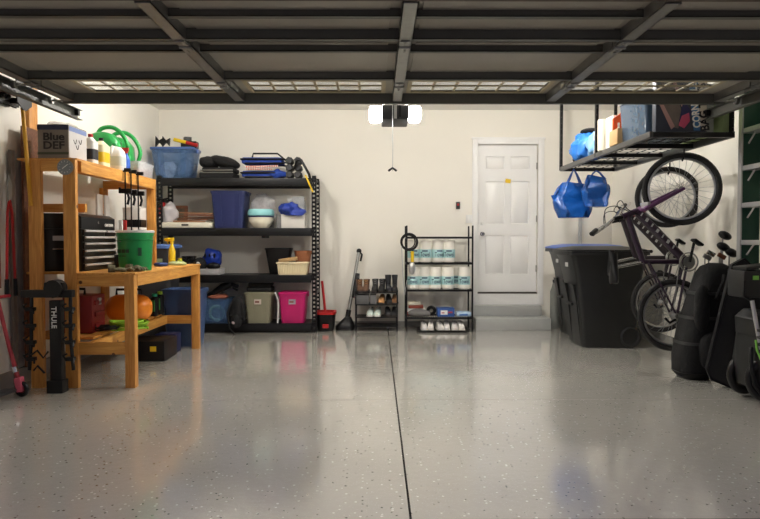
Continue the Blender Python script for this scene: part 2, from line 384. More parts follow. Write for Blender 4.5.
for a, b in wins:
    f = MB(); q = .03
    f.bb(a-q, b+q, WY0-q, WY0, ZS-.006, ZS+.008); f.bb(a-q, b+q, WY1, WY1+q, ZS-.006, ZS+.008); f.bb(a-q, a, WY0, WY1, ZS-.006, ZS+.008); f.bb(b, b+q, WY0, WY1, ZS-.006, ZS+.008)
    fr = P('window_frame', f, mat('window_frame_tan', (176, 164, 134), .5), gd)
    g = MB()
    for k in range(1, 6): x = a+(b-a)*k/6; g.bb(x-.009, x+.009, WY0, WY1, ZS, ZS+.008)
    ym = (WY0+WY1)/2; g.bb(a, b, ym-.01, ym+.01, ZS, ZS+.008)
    P('muntin', g, MC['window_frame_tan'], fr)
    P('pane', MB().bb(a, b, WY0, WY1, ZS+.0085, ZS+.0095), SHEEN, fr)
for s, xx in ((-1, XA), (1, XB)):
    for yy in (3.26, 4.1, 4.56):
        P('roller', MB().cyl((xx-s*.06, yy, 2.215), (xx+s*.05, yy, 2.215), .007, n=8).cyl((xx+s*.05, yy, 2.215), (xx+s*.075, yy, 2.215), .024, n=14), STEEL, gd)
# tracks
for s, x, lab in ((-1, XA-.085, 'left overhead door track of galvanised steel with hanger angle'), (1, XB+.085, 'right overhead door track of galvanised steel with hanger angle')):
    t = T('door_track', lab, 'track', (x, 0, 2.2))
    m = MB(); m.bb(s*.02, s*.024, YF+.05, 5.05, -.035, .045); m.bb(-s*.02, s*.024, YF+.05, 5.05, .041, .045); m.bb(-s*.02, s*.024, YF+.05, 5.05, -.035, -.031)
    P('channel', m, DS, t)
    P('hanger_angle', MB().bb(s*.026, s*.03, YF+.5, 5.05, -.03, .06).bb(s*.026, s*.07, YF+.5, 5.05, .056, .06), STEEL, t)
    for yy in (3.6, 4.9):
        m = MB(); m.bb(s*.03, s*.034, yy, yy+.035, 0, HC-2.2)
        for k in range(12): m.cyl((s*.028, yy+.0175, .08+k*.055), (s*.038, yy+.0175, .08+k*.055), .006, n=6)
        P('hanger', m, STEEL, t)
    P('end_stop', MB().box((0, 5.0, .02), (.03, .03, .05)), BLACK, t)
SC.world = bpy.data.worlds.new('night'); SC.world.use_nodes = True
SC.world.node_tree.nodes['Background'].inputs[0].default_value = (.35, .33, .42, 1); SC.world.node_tree.nodes['Background'].inputs[1].default_value = .3
vs = SC.view_settings; vs.view_transform = 'Standard'; vs.look = 'None'; vs.gamma = 1; vs.use_curve_mapping = False; vs.exposure = EXPO
SC.cycles.use_denoising = True
SC.cycles.max_bounces = 10; SC.cycles.diffuse_bounces = 6; SC.cycles.transparent_max_bounces = 16
# ------------------------------------------------------------------ left: tall shelf, bench
def lum(parent, name, x0, x1, y0, y1, z0, z1):
    d = (x1-x0, y1-y0, z1-z0); k = d.index(max(d)); m_ = (PINE_X, PINE_Y, PINE_Z)[k]
    return P(name, MB().bb(x0, x1, y0, y1, z0, z1, .003), m_, parent)
N0, N1 = 5.0, 6.85
ts = T('lumber_shelf', 'tall home-built pine shelf against the left wall holding bottles', 'shelf', (0, 0, 0))
for x0 in (-2.80, -2.52):
    lum(ts, 'post', x0, x0+.1, N0, N0+.045, 0, 1.845)
lum(ts, 'post', -2.52, -2.48, N0+.045, N0+.13, 0, 1.76)
lum(ts, 'post', -2.52, -2.43, N1-.045, N1, .935, 1.76)
for y in (5.32, 6.0, 6.72): lum(ts, 'rear_post', XL+.005, XL+.045, y, y+.13, .14, 1.76 if y > 5.5 else 2.9)
lum(ts, 'apron', -2.48, -2.43, N0+.13, N1, 1.755, 1.845)
lum(ts, 'apron', -2.70, -2.52, N0+.01, N0+.045, 1.755, 1.845)
lum(ts, 'apron', XL+.005, -2.52, N1-.04, N1, 1.755, 1.845)
P('deck', MB().bb(XL+.09, -2.43, N0+.05, N1, 1.845, 1.862), PINE_Y, ts)
P('mid_rail', MB().bb(-2.80, -2.42, 5.16, 5.2, 1.43, 1.5), PINE_X, ts)
wb = T('workbench', 'home-built pine workbench with a lower shelf along the left wall', 'workbench', (0, 0, 0))
TZ = .935
P('top', MB().bb(XL+.1, -1.95, N0+.135, N1+.02, TZ-.018, TZ, .002).bb(-2.42, -1.95, N0-.0, N0+.135, TZ-.018, TZ, .002), PINE_Y, wb)
for y0, y1 in ((N0, N0+.07), (N1-.05, N1+.02)): lum(wb, 'leg', -2.04, -1.96, y0, y1, 0, TZ-.018)
lum(wb, 'apron', -2.43, -2.035, N0+.01, N0+.048, TZ-.11, TZ-.018)
lum(wb, 'apron', -1.995, -1.957, N0+.07, N1-.05, TZ-.11, TZ-.018)
lum(wb, 'apron', -2.43, -2.035, N1-.03, N1+.01, TZ-.11, TZ-.018)
LZ = .37
lum(wb, 'shelf_rail', -2.43, -2.035, N0+.01, N0+.048, LZ-.1, LZ)
lum(wb, 'shelf_rail', -2.35, -2.31, N0+.05, N1-.035, LZ-.09, LZ)
lum(wb, 'shelf_rail', -2.99, -2.035, N1-.035, N1+.0, LZ-.09, LZ)
m = MB()
for k in range(6): m.bb(XL+.05+k*.098, XL+.05+k*.098+.094, N0+.16, N1-.04, LZ, LZ+.02)
P('lower_deck', m, PINE_Y, wb)
# brown hardboard panel leaning on wall
S1('leaning_panel', MB().bb(-.01, .01, 0, .26, 0, 2.0), DWOOD, 'tall dark brown board standing against the left wall behind the pine shelf', 'board', (-2.925, 5.15, .14))
S1('leaning_panel', MB().bb(-.012, .012, 0, .05, 0, 1.93), mat('grey_board', (120, 108, 98), .7), 'narrow greyish board standing left of the dark brown board', 'board', (-2.97, 5.05, .0), rot=(0, 0, 0))
# --- boxes and bottles on the tall shelf
def jug(name, label, x, y, z, w, d, h, body, capm, labm=None, shape='jug', lab_side='-y', cat='bottle', rz=0):
    t = T(name, label, cat, (x, y, z), rz)
    m = MB()
    if shape == 'jug':
        m.loft([rr(.0, w*.94, d*.94, .03), rr(.012, w, d, .035), rr(h*.55, w, d, .035), rr(h*.72, w*.86, d*.9, .035, -w*.05), rr(h*.86, w*.5, d*.6, .03, -w*.12), rr(h*.9, .045, .045, .02, -w*.16)])
        P('body', m, body, t)
        P('handle', MB().tube([(-w*.02, 0, h*.86), (w*.22, 0, h*.87), (w*.4, 0, h*.74), (w*.43, 0, h*.56)], .013, 8), body, t)
        P('cap', MB().cyl((-w*.16, 0, h*.9), (-w*.16, 0, h), .024), capm, t)
    else:
        m.loft([rr(0, w*.95, d*.95, .02), rr(.01, w, d, .03), rr(h*.74, w, d, .03), rr(h*.86, w*.45, d*.6, .02), rr(h*.9, .04, .04, .02)])
        P('body', m, body, t); P('cap', MB().cyl((0, 0, h*.9), (0, 0, h), .021), capm, t)
    if labm:
        P('label', MB().loft([rr(h*.16, w+.003, d+.003, .034), rr(h*.5, w+.003, d+.003, .034)]), labm, t)
    return t
ZT = 1.864
SH = (XL+.05-2.43)/2
bx0, bx1 = at(39, 150, 5.1).x, at(71, 150, 5.1).x
t = T('product_box', 'grey printed carton wrapped in clear plastic on the near end of the pine shelf', 'box', ((bx0+bx1)/2-.0, 5.07, ZT))
bw = .25; bh = .275; P('carton', MB().bb(-bw/2, bw/2, 0, .32, 0, bh, .006), mat('grey_print', (132, 124, 112), .6), t)
P('top_band', MB().bb(-bw/2-.001, bw/2+.001, -.002, 0, bh-.045, bh-.004), mat('dark_blue_print', (40, 46, 74), .5), t)
P('side_panel', MB().bb(bw/2, bw/2+.002, .01, .31, .01, bh-.01), mat('white_print', (208, 206, 204), .4, var=.08, scale=14), t)
P('side_stripe', MB().bb(bw/2+.002, bw/2+.003, .01, .31, bh-.05, bh-.012), mat('light_blue_print', (120, 140, 190), .4), t)
P('base_band', MB().bb(-bw/2-.001, bw/2+.001, -.002, 0, .03, .05), mat('green_print', (72, 78, 56), .5), t)
dk = mat('dark_ink', (46, 42, 40), .6)
text('Blue', .17, .062, (0.01, -.004, .175), dk, t, bold=.02); text('DEF', .17, .062, (0.01, -.004, .105), dk, t, bold=.02)
m = MB(); 
for k, (yy, zz) in enumerate(((.08, .16), (.12, .12), (.17, .17))): m.tube(cr([(bw/2+.003, yy, zz), (bw/2+.003, yy+.03, zz-.03), (bw/2+.003, yy+.05, zz+.01)]), .003, 6)
P('logo_mark', m, dk, t)
m = MB(); m.sph((0, .16, bh+.005), (.11, .14, .035), 12, nz=.03, ns=9, seed=3, flat=bh+.001); P('plastic_wrap', m, BAGP, t)
# dial thermometer on the post
c = at(65, 167, 4.985); t = T('dial_thermometer', 'round grey dial thermometer on the near post of the pine shelf', 'thermometer', c)
P('case', MB().lathe([(.0, .0), (.062, 0), (.064, .012), (.058, .016)], (0, .012, 0), 28, (0, -1, 0)), STEEL, t)
P('dial', MB().cyl((0, -.0045, 0), (0, -.006, 0), .056, n=28), mat('dial_grey', (132, 138, 140), .4), t)
m = MB(); m.tube([(-.018, -.009, -.014), (.025, -.009, .02)], .003, 6)
for k in range(12):
    a = 2*PI*k/12; m.tube([(.04*math.cos(a), -.008, .04*math.sin(a)), (.05*math.cos(a), -.008, .05*math.sin(a))], .0018, 4)
P('pointer', m, WHITEP, t)
jx = -2.56
jug('plastic_bottle', 'white upright bottle with black side panels next to the wrapped carton', -2.53, 5.52, ZT, .1, .12, .27, WHITEP, RED, mat('black_print', (40, 38, 42), .5), 'b')
jug('fluid_jug', 'pale jug with a large bright yellow label on the pine shelf', -2.53, 5.73, ZT, .11, .16, .27, mat('pale_yellow_plastic', (232, 226, 190), .4), BLACK, YELLOW, 'b')
jug('fluid_jug', 'white handled jug with a small green mark right of the yellow-labelled jug', -2.52, 5.98, ZT, .13, .2, .26, WHITEP, GREEN, mat('grey_green_print', (200, 208, 202), .5), 'jug', rz=PI/2*3)
# spray bottle
def spray(label, loc, body, head, h=.26, r=.038, rz=0, dd=1):
    t = T('spray_bottle', label, 'bottle', loc, rz)
    P('body', MB().lathe([(r*.9, 0), (r, .01), (r, h*.5), (r*.75, h*.62), (.014, h*.74), (.014, h*.8)], (0, 0, 0), 20), body, t)
    m = MB(); m.cyl((0, 0, h*.78), (0, 0, h*.86), .018); m.box((dd*.018, 0, h*.93), (.085, .026, .038), bev=.006); m.cyl((dd*.06, 0, h*.93), (dd*.075, 0, h*.93), .012)
    P('spray_head', m, head, t); P('trigger', MB().tube([(dd*.035, 0, h*.9), (dd*.045, 0, h*.82), (dd*.035, 0, h*.76)], .006, 6), head, t); return t
spray('blue spray bottle with a red nozzle beside the green watering cans', (-2.49, 6.2, ZT), mat('blue_plastic', (36, 92, 196), .35), RED, .25, .035, 0, -1)
# watering cans
GC = mat('leaf_green_plastic', (38, 150, 72), .35)
def can(label, loc, rz, s=1):
    t = T('watering_can', label, 'watering can', loc, rz)
    m = MB(); m.loft([rr(0, .2*s, .15*s, .05), rr(.02, .21*s, .16*s, .06), rr(.23*s, .2*s, .15*s, .06, -.01), rr(.28*s, .15*s, .13*s, .05, -.03), rr(.295*s, .08*s, .1*s, .04, -.04)]); P('body', m, GC, t)
    P('handle', MB().tube(cr([(-.07*s, 0, .27*s), (-.04*s, 0, .325*s), (.04*s, 0, .335*s), (.11*s, 0, .28*s), (.145*s, 0, .18*s), (.1*s, 0, .05*s)]), .021, 10), GC, t)
    P('spout', MB().tube([(-.09*s, 0, .05*s), (-.17*s, 0, .16*s), (-.22*s, 0, .26*s)], [.028, .02, .015], 10), GC, t); return t
can('bright green watering can, the one nearer the white jug', (-2.72, 6.3, ZT), .1, 1.4)
can('bright green watering can, the one nearer the clear bin', (-2.72, 6.62, ZT), .1, 1.4)
# totes
def tote(name, label, loc, w, d, h, body, lidm, cat='storage bin', rz=0, lid=True, sticker=None, taper=.86, rim=.03, ribs=True, feet=False):
    t = T(name, label, cat, loc, rz)
    m = MB(); z1 = h-.012 if lid else h
    tk = .006
    m.loft([rr(.0, w*taper, d*taper, .03), rr(z1-rim, w*.97, d*.97, .03), rr(z1-rim, w, d, .03), rr(z1, w, d, .03), rr(z1, w-2*tk, d-2*tk, .03), rr(z1-rim, w*.97-2*tk, d*.97-2*tk, .03), rr(tk, w*taper-2*tk, d*taper-2*tk, .03)])
    P('body', m, body, t)
    if ribs:
        for sx in (-.28, .28):
            m = MB(); m.loft([[(sx*w*taper-w*.06, -d*taper/2-.004, h*.06), (sx*w*taper+w*.06, -d*taper/2-.004, h*.06), (sx*w*taper+w*.06, -d*taper/2+.004, h*.06), (sx*w*taper-w*.06, -d*taper/2+.004, h*.06)],
                    [(sx*w-w*.07, -d*.485-.004, z1-rim), (sx*w+w*.07, -d*.485-.004, z1-rim), (sx*w+w*.07, -d*.485+.004, z1-rim), (sx*w-w*.07, -d*.485+.004, z1-rim)]])
            P('rib', m, body, t)
    if lid:
        m = MB(); m.loft([rr(z1-.012, w+.016, d+.016, .035), rr(z1+.008, w+.016, d+.016, .035), rr(z1+.009, w-.02, d-.02, .03), rr(z1+.016, w-.05, d-.05, .03)]); P('lid', m, lidm, t)
        for s in (-1, 1): P('latch', MB().bb(s*(w/2+.004), s*(w/2+.018), -.05, .05, z1-.05, z1+.004, .003), lidm, t)
    if sticker:
        P('sticker', MB().bb(-.045, .045, -d*.5+.001, -d*.5+.006, h*.62, h*.78), sticker, t)
        P('sticker_print', MB().bb(-.035, .02, -d*.5-.0, -d*.5+.001, h*.67, h*.73), mat('sticker_ink', (120, 70, 60), .6), t)
    return t
tote('clear_bin', 'small clear open bin of red items at the far end of the pine shelf', (-2.5, 6.62, ZT), .13, .42, .15, clear_mat('frosted_bin', (220, 222, 224), .5), None, lid=False, ribs=False)
for k, (dx, dy) in enumerate(((.0, -.12), (.0, -.01), (.0, .1))):
    S1('red_pouch', MB().sph((0, 0, .045), (.05, .05, .04), 12, nz=.015, ns=12, seed=k), mat('salmon_plastic', (226, 92, 74), .5), 'crumpled red-orange pouch inside the small clear bin', 'pouch', (-2.5+dx, 6.62+dy, ZT+.008), group='red pouches in the clear bin')
# bar clamps hanging from shelf rail
def clamp(label, x, y, z, L, blk=True):
    t = T('bar_clamp', label, 'clamp', (x, y, z))
    P('bar', MB().bb(-.006, .006, -.004, .004, -L, .02), BLACK, t)
    P('fixed_jaw', MB().box((.0, 0, .0), (.11, .03, .035), bev=.006).box((-.045, 0, -.02), (.02, .03, .05), bev=.004), BLACK, t)
    m = MB().box((.0, 0, -.2), (.12, .035, .045), bev=.006).tube([(.02, 0, -.21), (.035, 0, -.27), (.02, 0, -.33)], .012, 8).box((-.05, 0, -.19), (.02, .03, .05), bev=.004)
    P('sliding_jaw', m, BLACK, t); return t
for k, (y, L, lab) in enumerate(((5.98, .66, 'black bar clamp hanging on the pine shelf, nearest of three'), (6.12, .7, 'black bar clamp hanging on the pine shelf, middle of three'), (6.3, .56, 'black bar clamp hanging on the pine shelf, farthest of three'))):
    clamp(lab, -2.415, y, 1.87, L)
# white boards leaning on wall behind shelf
for k, (y, w, lab) in enumerate(((6.15, .12, 'white narrow board standing behind the hanging clamps, nearer one'), (6.33, .1, 'white narrow board standing behind the hanging clamps, farther one'))):
    S1('white_board', MB().bb(0, .02, 0, w, 0, .72), WHITEP, lab, 'board', (-2.78, y, TZ))
# small boxes and black things on bench far end
def carton(label, loc, w, d, h, m_, cat='box', rz=0, name='carton', bev=.004):
    return S1(name, MB().bb(-w/2, w/2, -d/2, d/2, 0, h, bev), m_, label, cat, loc, rz)
carton('black case at the far end of the workbench, under two white boxes', (-2.62, 6.72, TZ), .22, .18, .27, BLACK, name='tool_case', cat='case')
carton('white box stacked on the black case on the workbench', (-2.62, 6.72, TZ+.271), .2, .16, .13, WHITEP)
carton('small black box, topmost of the stack at the far end of the workbench', (-2.62, 6.72, TZ+.402), .2, .16, .08, BLACK)
carton('white carton on top of the small black box under the pine shelf', (-2.62, 6.72, TZ+.483), .19, .16, .13, WHITEP)
# tool chest
tc = T('tool_chest', 'black steel tool chest with bright drawer pulls on the workbench', 'tool chest', (-2.46, 5.22, TZ))
CH = mat('chest_black_enamel', (12, 12, 13), .3, metal=.2); cw = .66; chh = .49
m = MB(); m.bb(-.4, -.02, 0, cw, .0, chh-.13, .006).prism([(-.4, chh-.13), (-.02, chh-.13), (-.02, chh-.03), (-.07, chh), (-.4, chh)], 'y', 0, cw)
P('case', m, CH, tc)
dz = [.01, .075, .14, .2, .255, .305]
zz = [.008, .07, .13, .19, .25, .305, .36]
for k in range(6):
    segs = [(.015, cw-.015)] if k < 5 else [(.015, cw*.64), (cw*.66, cw-.015)]
    for a, b in segs:
        dd = P('drawer', MB().bb(-.02, -.004, a, b, zz[k], zz[k+1]-.006, .003), CH, tc)
        P('drawer_pull', MB().bb(-.006, .01, a+.01, b-.01, zz[k+1]-.026, zz[k+1]-.008, .003), mat('bright_pull', (214, 214, 212), .35, metal=.25, var=.05), dd)
text('CRAFTSMAN', .17, .026, (-.017, cw*.8, .40), WHITEP, tc, '+x', bold=.01)
P('lock', MB().cyl((-.02, .3, .42), (-.012, .3, .42), .012, n=12), CHROME, tc)
P('side_label', MB().bb(-.26, -.14, -.003, 0, .26, .30), LGREY, tc); P('side_handle', MB().tube([(-.25, 0, .2), (-.25, -.02, .19), (-.12, -.02, .19), (-.12, 0, .2)], .006, 6), CHROME, tc)
# green bucket
bk = T('bucket', 'large green plastic bucket with a white rim standing on the workbench', 'bucket', (at(135.5, 265, 5.4).x, 5.4, TZ))
P('body', MB().lathe([(.128, 0), (.132, .01), (.147, .27), (.147, .3), (.154, .3), (.154, .325), (.148, .325), (.148, .33), (.142, .33), (.128, .01)], (0, 0, 0), 40), mat('bucket_green', (20, 138, 70), .35, var=.05), bk)
P('rim', MB().lathe([(.158, .328), (.16, .333), (.16, .346), (.15, .348), (.144, .342), (.144, .328)], (0, 0, 0), 40), WHITEP, bk)
P('collar', MB().lathe([(.147, .262), (.156, .262), (.157, .268), (.148, .27)], (0, 0, 0), 40), MC['bucket_green'], bk)
m = MB()
def arcbar(m, r, a0, a1, z0, z1):
    n = max(2, int((a1-a0)/.1)); R = []
    for i in range(n+1):
        a = a0+(a1-a0)*i/n; R.append([(r*math.cos(a), r*math.sin(a), z0), ((r+.002)*math.cos(a), (r+.002)*math.sin(a), z0), ((r+.002)*math.cos(a), (r+.002)*math.sin(a), z1), (r*math.cos(a), r*math.sin(a), z1)])
    m.loft(R)
for a0, a1, z0, z1 in ((-2.6, -2.35, .155, .185), (-2.3, -2.1, .155, .185), (-2.05, -1.8, .155, .185), (-1.75, -1.55, .155, .185), (-2.5, -2.1, .125, .133), (-2.05, -1.75, .125, .133), (-1.05, -.85, .13, .2)): arcbar(m, .144, a0, a1, z0, z1)
P('printed_mark', m, mat('bucket_print', (16, 58, 34), .5), bk)
P('bail_handle', MB().torus((0, 0, .3), .16, .003, (0, -.35, 1), 24, 6, -PI*.1, PI*1.1), STEEL, bk)
# tools poking up behind bucket
for k, (px, y, hm, lab) in enumerate(((121, 5.75, WHITEP, 'white-handled tool standing behind the green bucket'), (125, 5.8, RED, 'red-handled tool standing behind the green bucket'))):
    c = at(px, 240, y); S1('hand_tool', MB().cyl((0, 0, 0), (0, 0, .22), .012).box((0, 0, .27), (.035, .025, .1), bev=.008), hm, lab, 'tool', (c.x, y, TZ+.13))
carton('low black tray on the workbench behind the green bucket', ((at(123, 240, 5.78).x), 5.78, TZ), .12, .12, .129, BLACK, cat='tray', name='tool_tray')
S1('black_bag', MB().sph((0, 0, .17), (.12, .1, .19), 14, nz=.05, ns=9, seed=9, flat=0), BLKF, 'black lumpy bag right behind the green bucket on the bench', 'bag', (-2.42, 6.25, TZ))
# gloves
CAMO = mat('camo_fabric', (112, 108, 84), .9, var=.7, scale=60, bump=.4)
for k, (px, py, rz) in enumerate(((121, 275, .3), (136, 272, -.5))):
    y = 5.1+k*.14; t = S1('work_glove', MB(), CAMO, ('camouflage work glove lying flat at the near edge of the bench', 'camouflage work glove bunched up against the green bucket')[k], 'glove', (at(px, py, y).x, y, TZ+.001), rz)
    me = MB(); me.sph((0, 0, .02), (.06, .045, .02+.008*k), 12, nz=.012, ns=20, seed=k, flat=0)
    for j in range(4): me.tube([(.04, -.03+.02*j, .02), (.075, -.038+.025*j, .03), (.105-.006*abs(j-1), -.042+.028*j, .014)], [.012, .011, .008], 8)
    me.tube([(-.01, -.035, .02), (.02, -.07, .022), (.045, -.08, .014)], [.014, .012, .009], 8); me.lathe([(.03, 0), (.034, .03), (.036, .05)], (-.045, 0, .03), 12, (-1, 0, 0))
    t.data = me.mesh('work_glove'); t.data.materials.append(CAMO)
# bench top right items
yy = 6.55
spray('yellow spray bottle with a dark label on the far part of the workbench', (at(172, 265, yy).x, yy, TZ), YELLOW, YELLOW, .29, .036, 0, -1)
c = at(180, 267, 6.5); jug('small_bottle', 'small lime green bottle right of the yellow spray bottle', c.x, 6.5, TZ, .05, .04, .075, mat('bright_lime', (206, 222, 70), .4), YELLOW, None, 'b')
t = S1('tape_roll', MB().torus((0, 0, .02), .05, .019, (0, 0, 1), 28, 8), mat('blue_tape', (34, 60, 120), .5), 'roll of dark blue tape beside the yellow spray bottle', 'tape', (at(161, 267, 6.2).x, 6.2, TZ+.001))
S1('rag', MB().sph((0, 0, .015), (.1, .07, .03), 12, nz=.02, ns=14, seed=4, flat=0), mat('pale_green_cloth', (176, 186, 132), .9, var=.3), 'pale green rag crumpled on the bench behind the blue tape', 'rag', (-2.1, 6.52, TZ+.001))
# tall bin with blue lid behind the bench (on floor)
# --- under the bench
RC = T('tool_case', 'dark red hard case with a carry handle on the lower bench shelf', 'case', (-2.56, 5.33, LZ+.022), 0)
m = MB(); m.bb(-.15, .11, 0, .26, 0, .33, .02); P('shell', m, DRED, RC)
m = MB()
for k in range(3): m.bb(.06, .125, .04, .22, .04+.1*k, .085+.1*k, .012)
P('ridge', m, DRED, RC); P('handle', MB().tube([(-.12, .1, .33), (-.12, .1, .38), (.0, .1, .38), (.0, .1, .33)], .012, 8), BLACK, RC)
P('latch', MB().bb(.11, .125, .1, .15, .24, .3, .004), LGREY, RC)
def coil(label, loc, R, r, n, m_, cat='cord', group=None, sc=(1, 1), tilt=0, seed=1, name='coiled_cord', rot=None):
    rnd = random.Random(seed); pts = []
    for i in range(n*20):
        a = 2*PI*i/20; k = i/(n*20); q = R*(1+.12*math.sin(i*.37+seed)); pts.append((q*math.cos(a)*sc[0], q*math.sin(a)*sc[1], r+k*n*r*1.1+.012*math.sin(a*2+i*.2)*.5+.006))
    return S1(name, MB().tube(pts, r, 6), m_, label, cat, loc, 0, group, rot=rot)
coil('lime green extension cord coiled on the lower bench shelf', (at(136, 325, 5.62).x-.04, 5.55, LZ+.022), .14, .009, 7, LIME, sc=(1.1, .9), seed=2)
coil('black cord in a tangled coil beside the red case', (-2.36, 5.42, LZ+.036), .1, .007, 4, BLACK, seed=5, sc=(.9, 1.1))
# orange tank
oc_ = at(139, 315, 6.0)
t = T('air_tank', 'round orange portable air compressor tank on the lower bench shelf', 'air compressor', (-2.4, 6.0, LZ+.022))
m = MB(); rings = []
for x, r in ((-.21, .03), (-.2, .075), (-.17, .11), (-.12, .13), (0, .135), (.12, .13), (.17, .11), (.2, .075), (.21, .03)):
    rings.append([(x, r*math.cos(a*PI/12), .15+r*math.sin(a*PI/12)) for a in range(24)])
m.loft(rings); P('tank', m, mat('tank_orange', (238, 138, 36), .3, var=.05), t)
P('foot', MB().bb(-.15, -.11, -.09, .09, 0, .03), BLACK, t); P('foot', MB().bb(.11, .15, -.09, .09, 0, .03), BLACK, t)
P('handle', MB().tube([(-.12, 0, .27), (-.12, 0, .33), (.12, 0, .33), (.12, 0, .27)], .012, 8), BLACK, t); P('gauge', MB().cyl((.05, -.12, .26), (.05, -.15, .26), .022), WHITEP, t)
for k, (x, y, hh) in enumerate(((-2.37, 6.6, .24), (-2.37, 6.76, .25))):
    t = T('spray_can', ('black canister with a teal cap behind the orange tank', 'black canister with green stripes at the far end of the lower shelf')[k], 'canister', (x, y, LZ+.022))
    P('body', MB().lathe([(.04, 0), (.042, .01), (.042, hh*.8), (.03, hh*.86)], (0, 0, 0), 20), BLACK, t); P('cap', MB().lathe([(.028, hh*.85), (.028, hh*.98), (.02, hh)], (0, 0, 0), 18), (mat('teal_plastic', (40, 190, 150), .4), LIME)[k], t)
    m = MB()
    for j in range(2): m.bb(-.018+.022*j, -.006+.022*j, -.0445, -.041, .05, hh*.7, .001)
    P('stripe', m, mat('leaf_green_print', (86, 180, 90), .5), t)
# floor items below/behind the bench
def trash(label, loc, w, d, h, m_, rimm, name='waste_bin', cat='bin'):
    t = T(name, label, cat, loc); m = MB()
    m.loft([rr(0, w*.78, d*.78, .04), rr(h-.03, w*.97, d*.97, .05), rr(h-.03, w, d, .05), rr(h, w, d, .05), rr(h, w-.02, d-.02, .05), rr(.02, w*.76, d*.76, .04)])
    P('body', m, m_, t); P('rim', MB().loft([rr(h-.035, w+.008, d+.008, .052), rr(h+.004, w+.008, d+.008, .052), rr(h+.004, w-.02, d-.02, .045), rr(h-.035, w-.02, d-.02, .045)], closed=True), rimm, t); return t
BB = mat('slate_blue_plastic', (62, 86, 128), .45)
trash('tall slate blue open bin right behind the far bench leg', (at(185.5, 300, 7.12).x, 7.12, 0), .44, .4, .64, BB, BB)
t = T('lidded_bin', 'tall grey bin with a blue lid between the workbench and the wall rack', 'bin', (-2.66, 7.56, 0))
m = MB(); m.loft([rr(0, .36, .36, .05), rr(1.1, .42, .42, .05)]); P('body', m, DGREY, t); P('lid', MB().loft([rr(1.1, .47, .45, .06), rr(1.13, .47, .45, .06), rr(1.15, .4, .38, .06)]), mat('pale_blue_plastic', (84, 116, 176), .4), t)
P('label', MB().bb(.02, .12, -.218, -.21, .75, .98), mat('pale_green_label', (150, 160, 118), .6), t)
t = T('toolbox', 'black toolbox with yellow trim on the floor under the bench', 'toolbox', (-2.26, 6.3, 0))
P('body', MB().bb(-.2, .16, -.2, .2, 0, .2, .01), BLACK, t); P('trim', MB().bb(-.2, -.13, -.206, -.2, 0.01, .19), YELLOW, t); P('lettering_bar', MB().bb(.02, .08, -.204, -.2, .1, .15), YELLOW, t)
carton('navy blue tub on the floor beyond the black and yellow toolbox', (-2.25, 6.66, 0), .22, .2, .2, NAVY, name='storage_tub', cat='tub', bev=.012)
# hitch bike rack
hx = at(56.5, 340, 4.86).x
t = T('hitch_bike_rack', 'black hitch bike rack standing upright against the pine post', 'bike rack', (hx, 4.86, 0))
hz = az(291, 4.86)
P('mast', MB().bb(-.045, .045, -.02, .04, 0.02, az(300, 4.86), .006).bb(-.065, .06, -.04, .06, 0, .1, .006), BLACK, t)
P('cross_arm', MB().bb(-.26, .14, -.03, .03, hz-.05, hz+.01, .01), BLACK, t)
P('pivot', MB().cyl((0, -.05, hz+.02), (0, .05, hz+.02), .07).bb(-.08, .07, -.03, .03, hz, hz+.07, .01), BLACK, t)
for s, x in ((-1, -.19), (1, .115)):
    m = MB(); m.tube([(x, 0, hz-.04), (x, -.01, hz-.35), (x+s*.02, -.01, hz-.62)], .014, 8); 
    P('carry_arm', m, BLACK, t)
    for k in range(4):
        z = hz-.14-.13*k
        m = MB(); m.box((x, -.015, z), (.065, .05, .03), bev=.006); m.tube([(x-.03, -.03, z), (x-.04, -.05, z+.03), (x-.01, -.05, z+.045)], .008, 6).tube([(x+.03, -.03, z), (x+.04, -.05, z-.03)], .008, 6)
        P('cradle', m, BLACK, t)
P('strap', MB().tube([(-.19, -.02, hz-.5), (-.13, -.04, hz-.46), (-.09, -.03, hz-.52), (-.05, -.03, hz-.47)], .008, 6).tube([(-.17, -.02, hz-.62), (-.13, -.04, hz-.58), (-.08, -.03, hz-.64)], .008, 6), BLACK, t)
text('THULE', .17, .04, (-.005, -.0225, az(317, 4.86)), WHITEP, t, '-y', spin=-PI/2, bold=.01)
# --- tools on the left wall
rk = T('tool_rail', 'dark wall rail with grippers holding long-handled tools high on the left wall', 'tool rack', (XL, 4.2, az(94, 4.7)))
P('rail', MB().bb(.0, .03, 0, 1.0, .0, .06), BLKM, rk)
P('reflection_board', MB().bb(0, .15, -.3, 1.0, .09, .15), DWOOD, rk)  # added brown board, stands in for the wood header's reflection
for k in range(5):
    yy = .1+.2*k; P('gripper', MB().box((.06, yy, .03), (.07, .07, .05), bev=.01).sph((.1, yy-.03, .03), .02, 10).sph((.1, yy+.03, .03), .02, 10), BLACK, rk)
def longtool(name, label, cat, top, bot, m_, r=.014, head=None, grip=None, hm=BLACK):
    t = T(name, label, cat, bot); d = Vector(top)-Vector(bot)
    P('handle', MB().cyl((0, 0, 0), d, r, n=12), m_, t)
    if head == 'blade':
        M = MB(); M.loft([[(d.x+dx, d.y+dy, d.z+z) for dx, dy in ((.01, -w), (.02, -w), (.02, w), (.01, w))] for z, w in ((-.02, .02), (.03, .1), (.2, .11), (.27, .05))]); P('blade', M, hm, t)
    if head == 'rake':
        M = MB(); M.box(d+Vector((.02, 0, .03)), (.04, .3, .04), bev=.008)
        P('rake_head', M, hm, t)
        for k in range(8): P('tine', MB().cyl(d+Vector((.03, -.13+.037*k, .03)), d+Vector((.1, -.13+.037*k, .0)), .004, n=6), hm, t)
    if grip: P('grip', MB().cyl(d*-.0, d*grip, r+.006, n=12), BLACK, t)
    return t
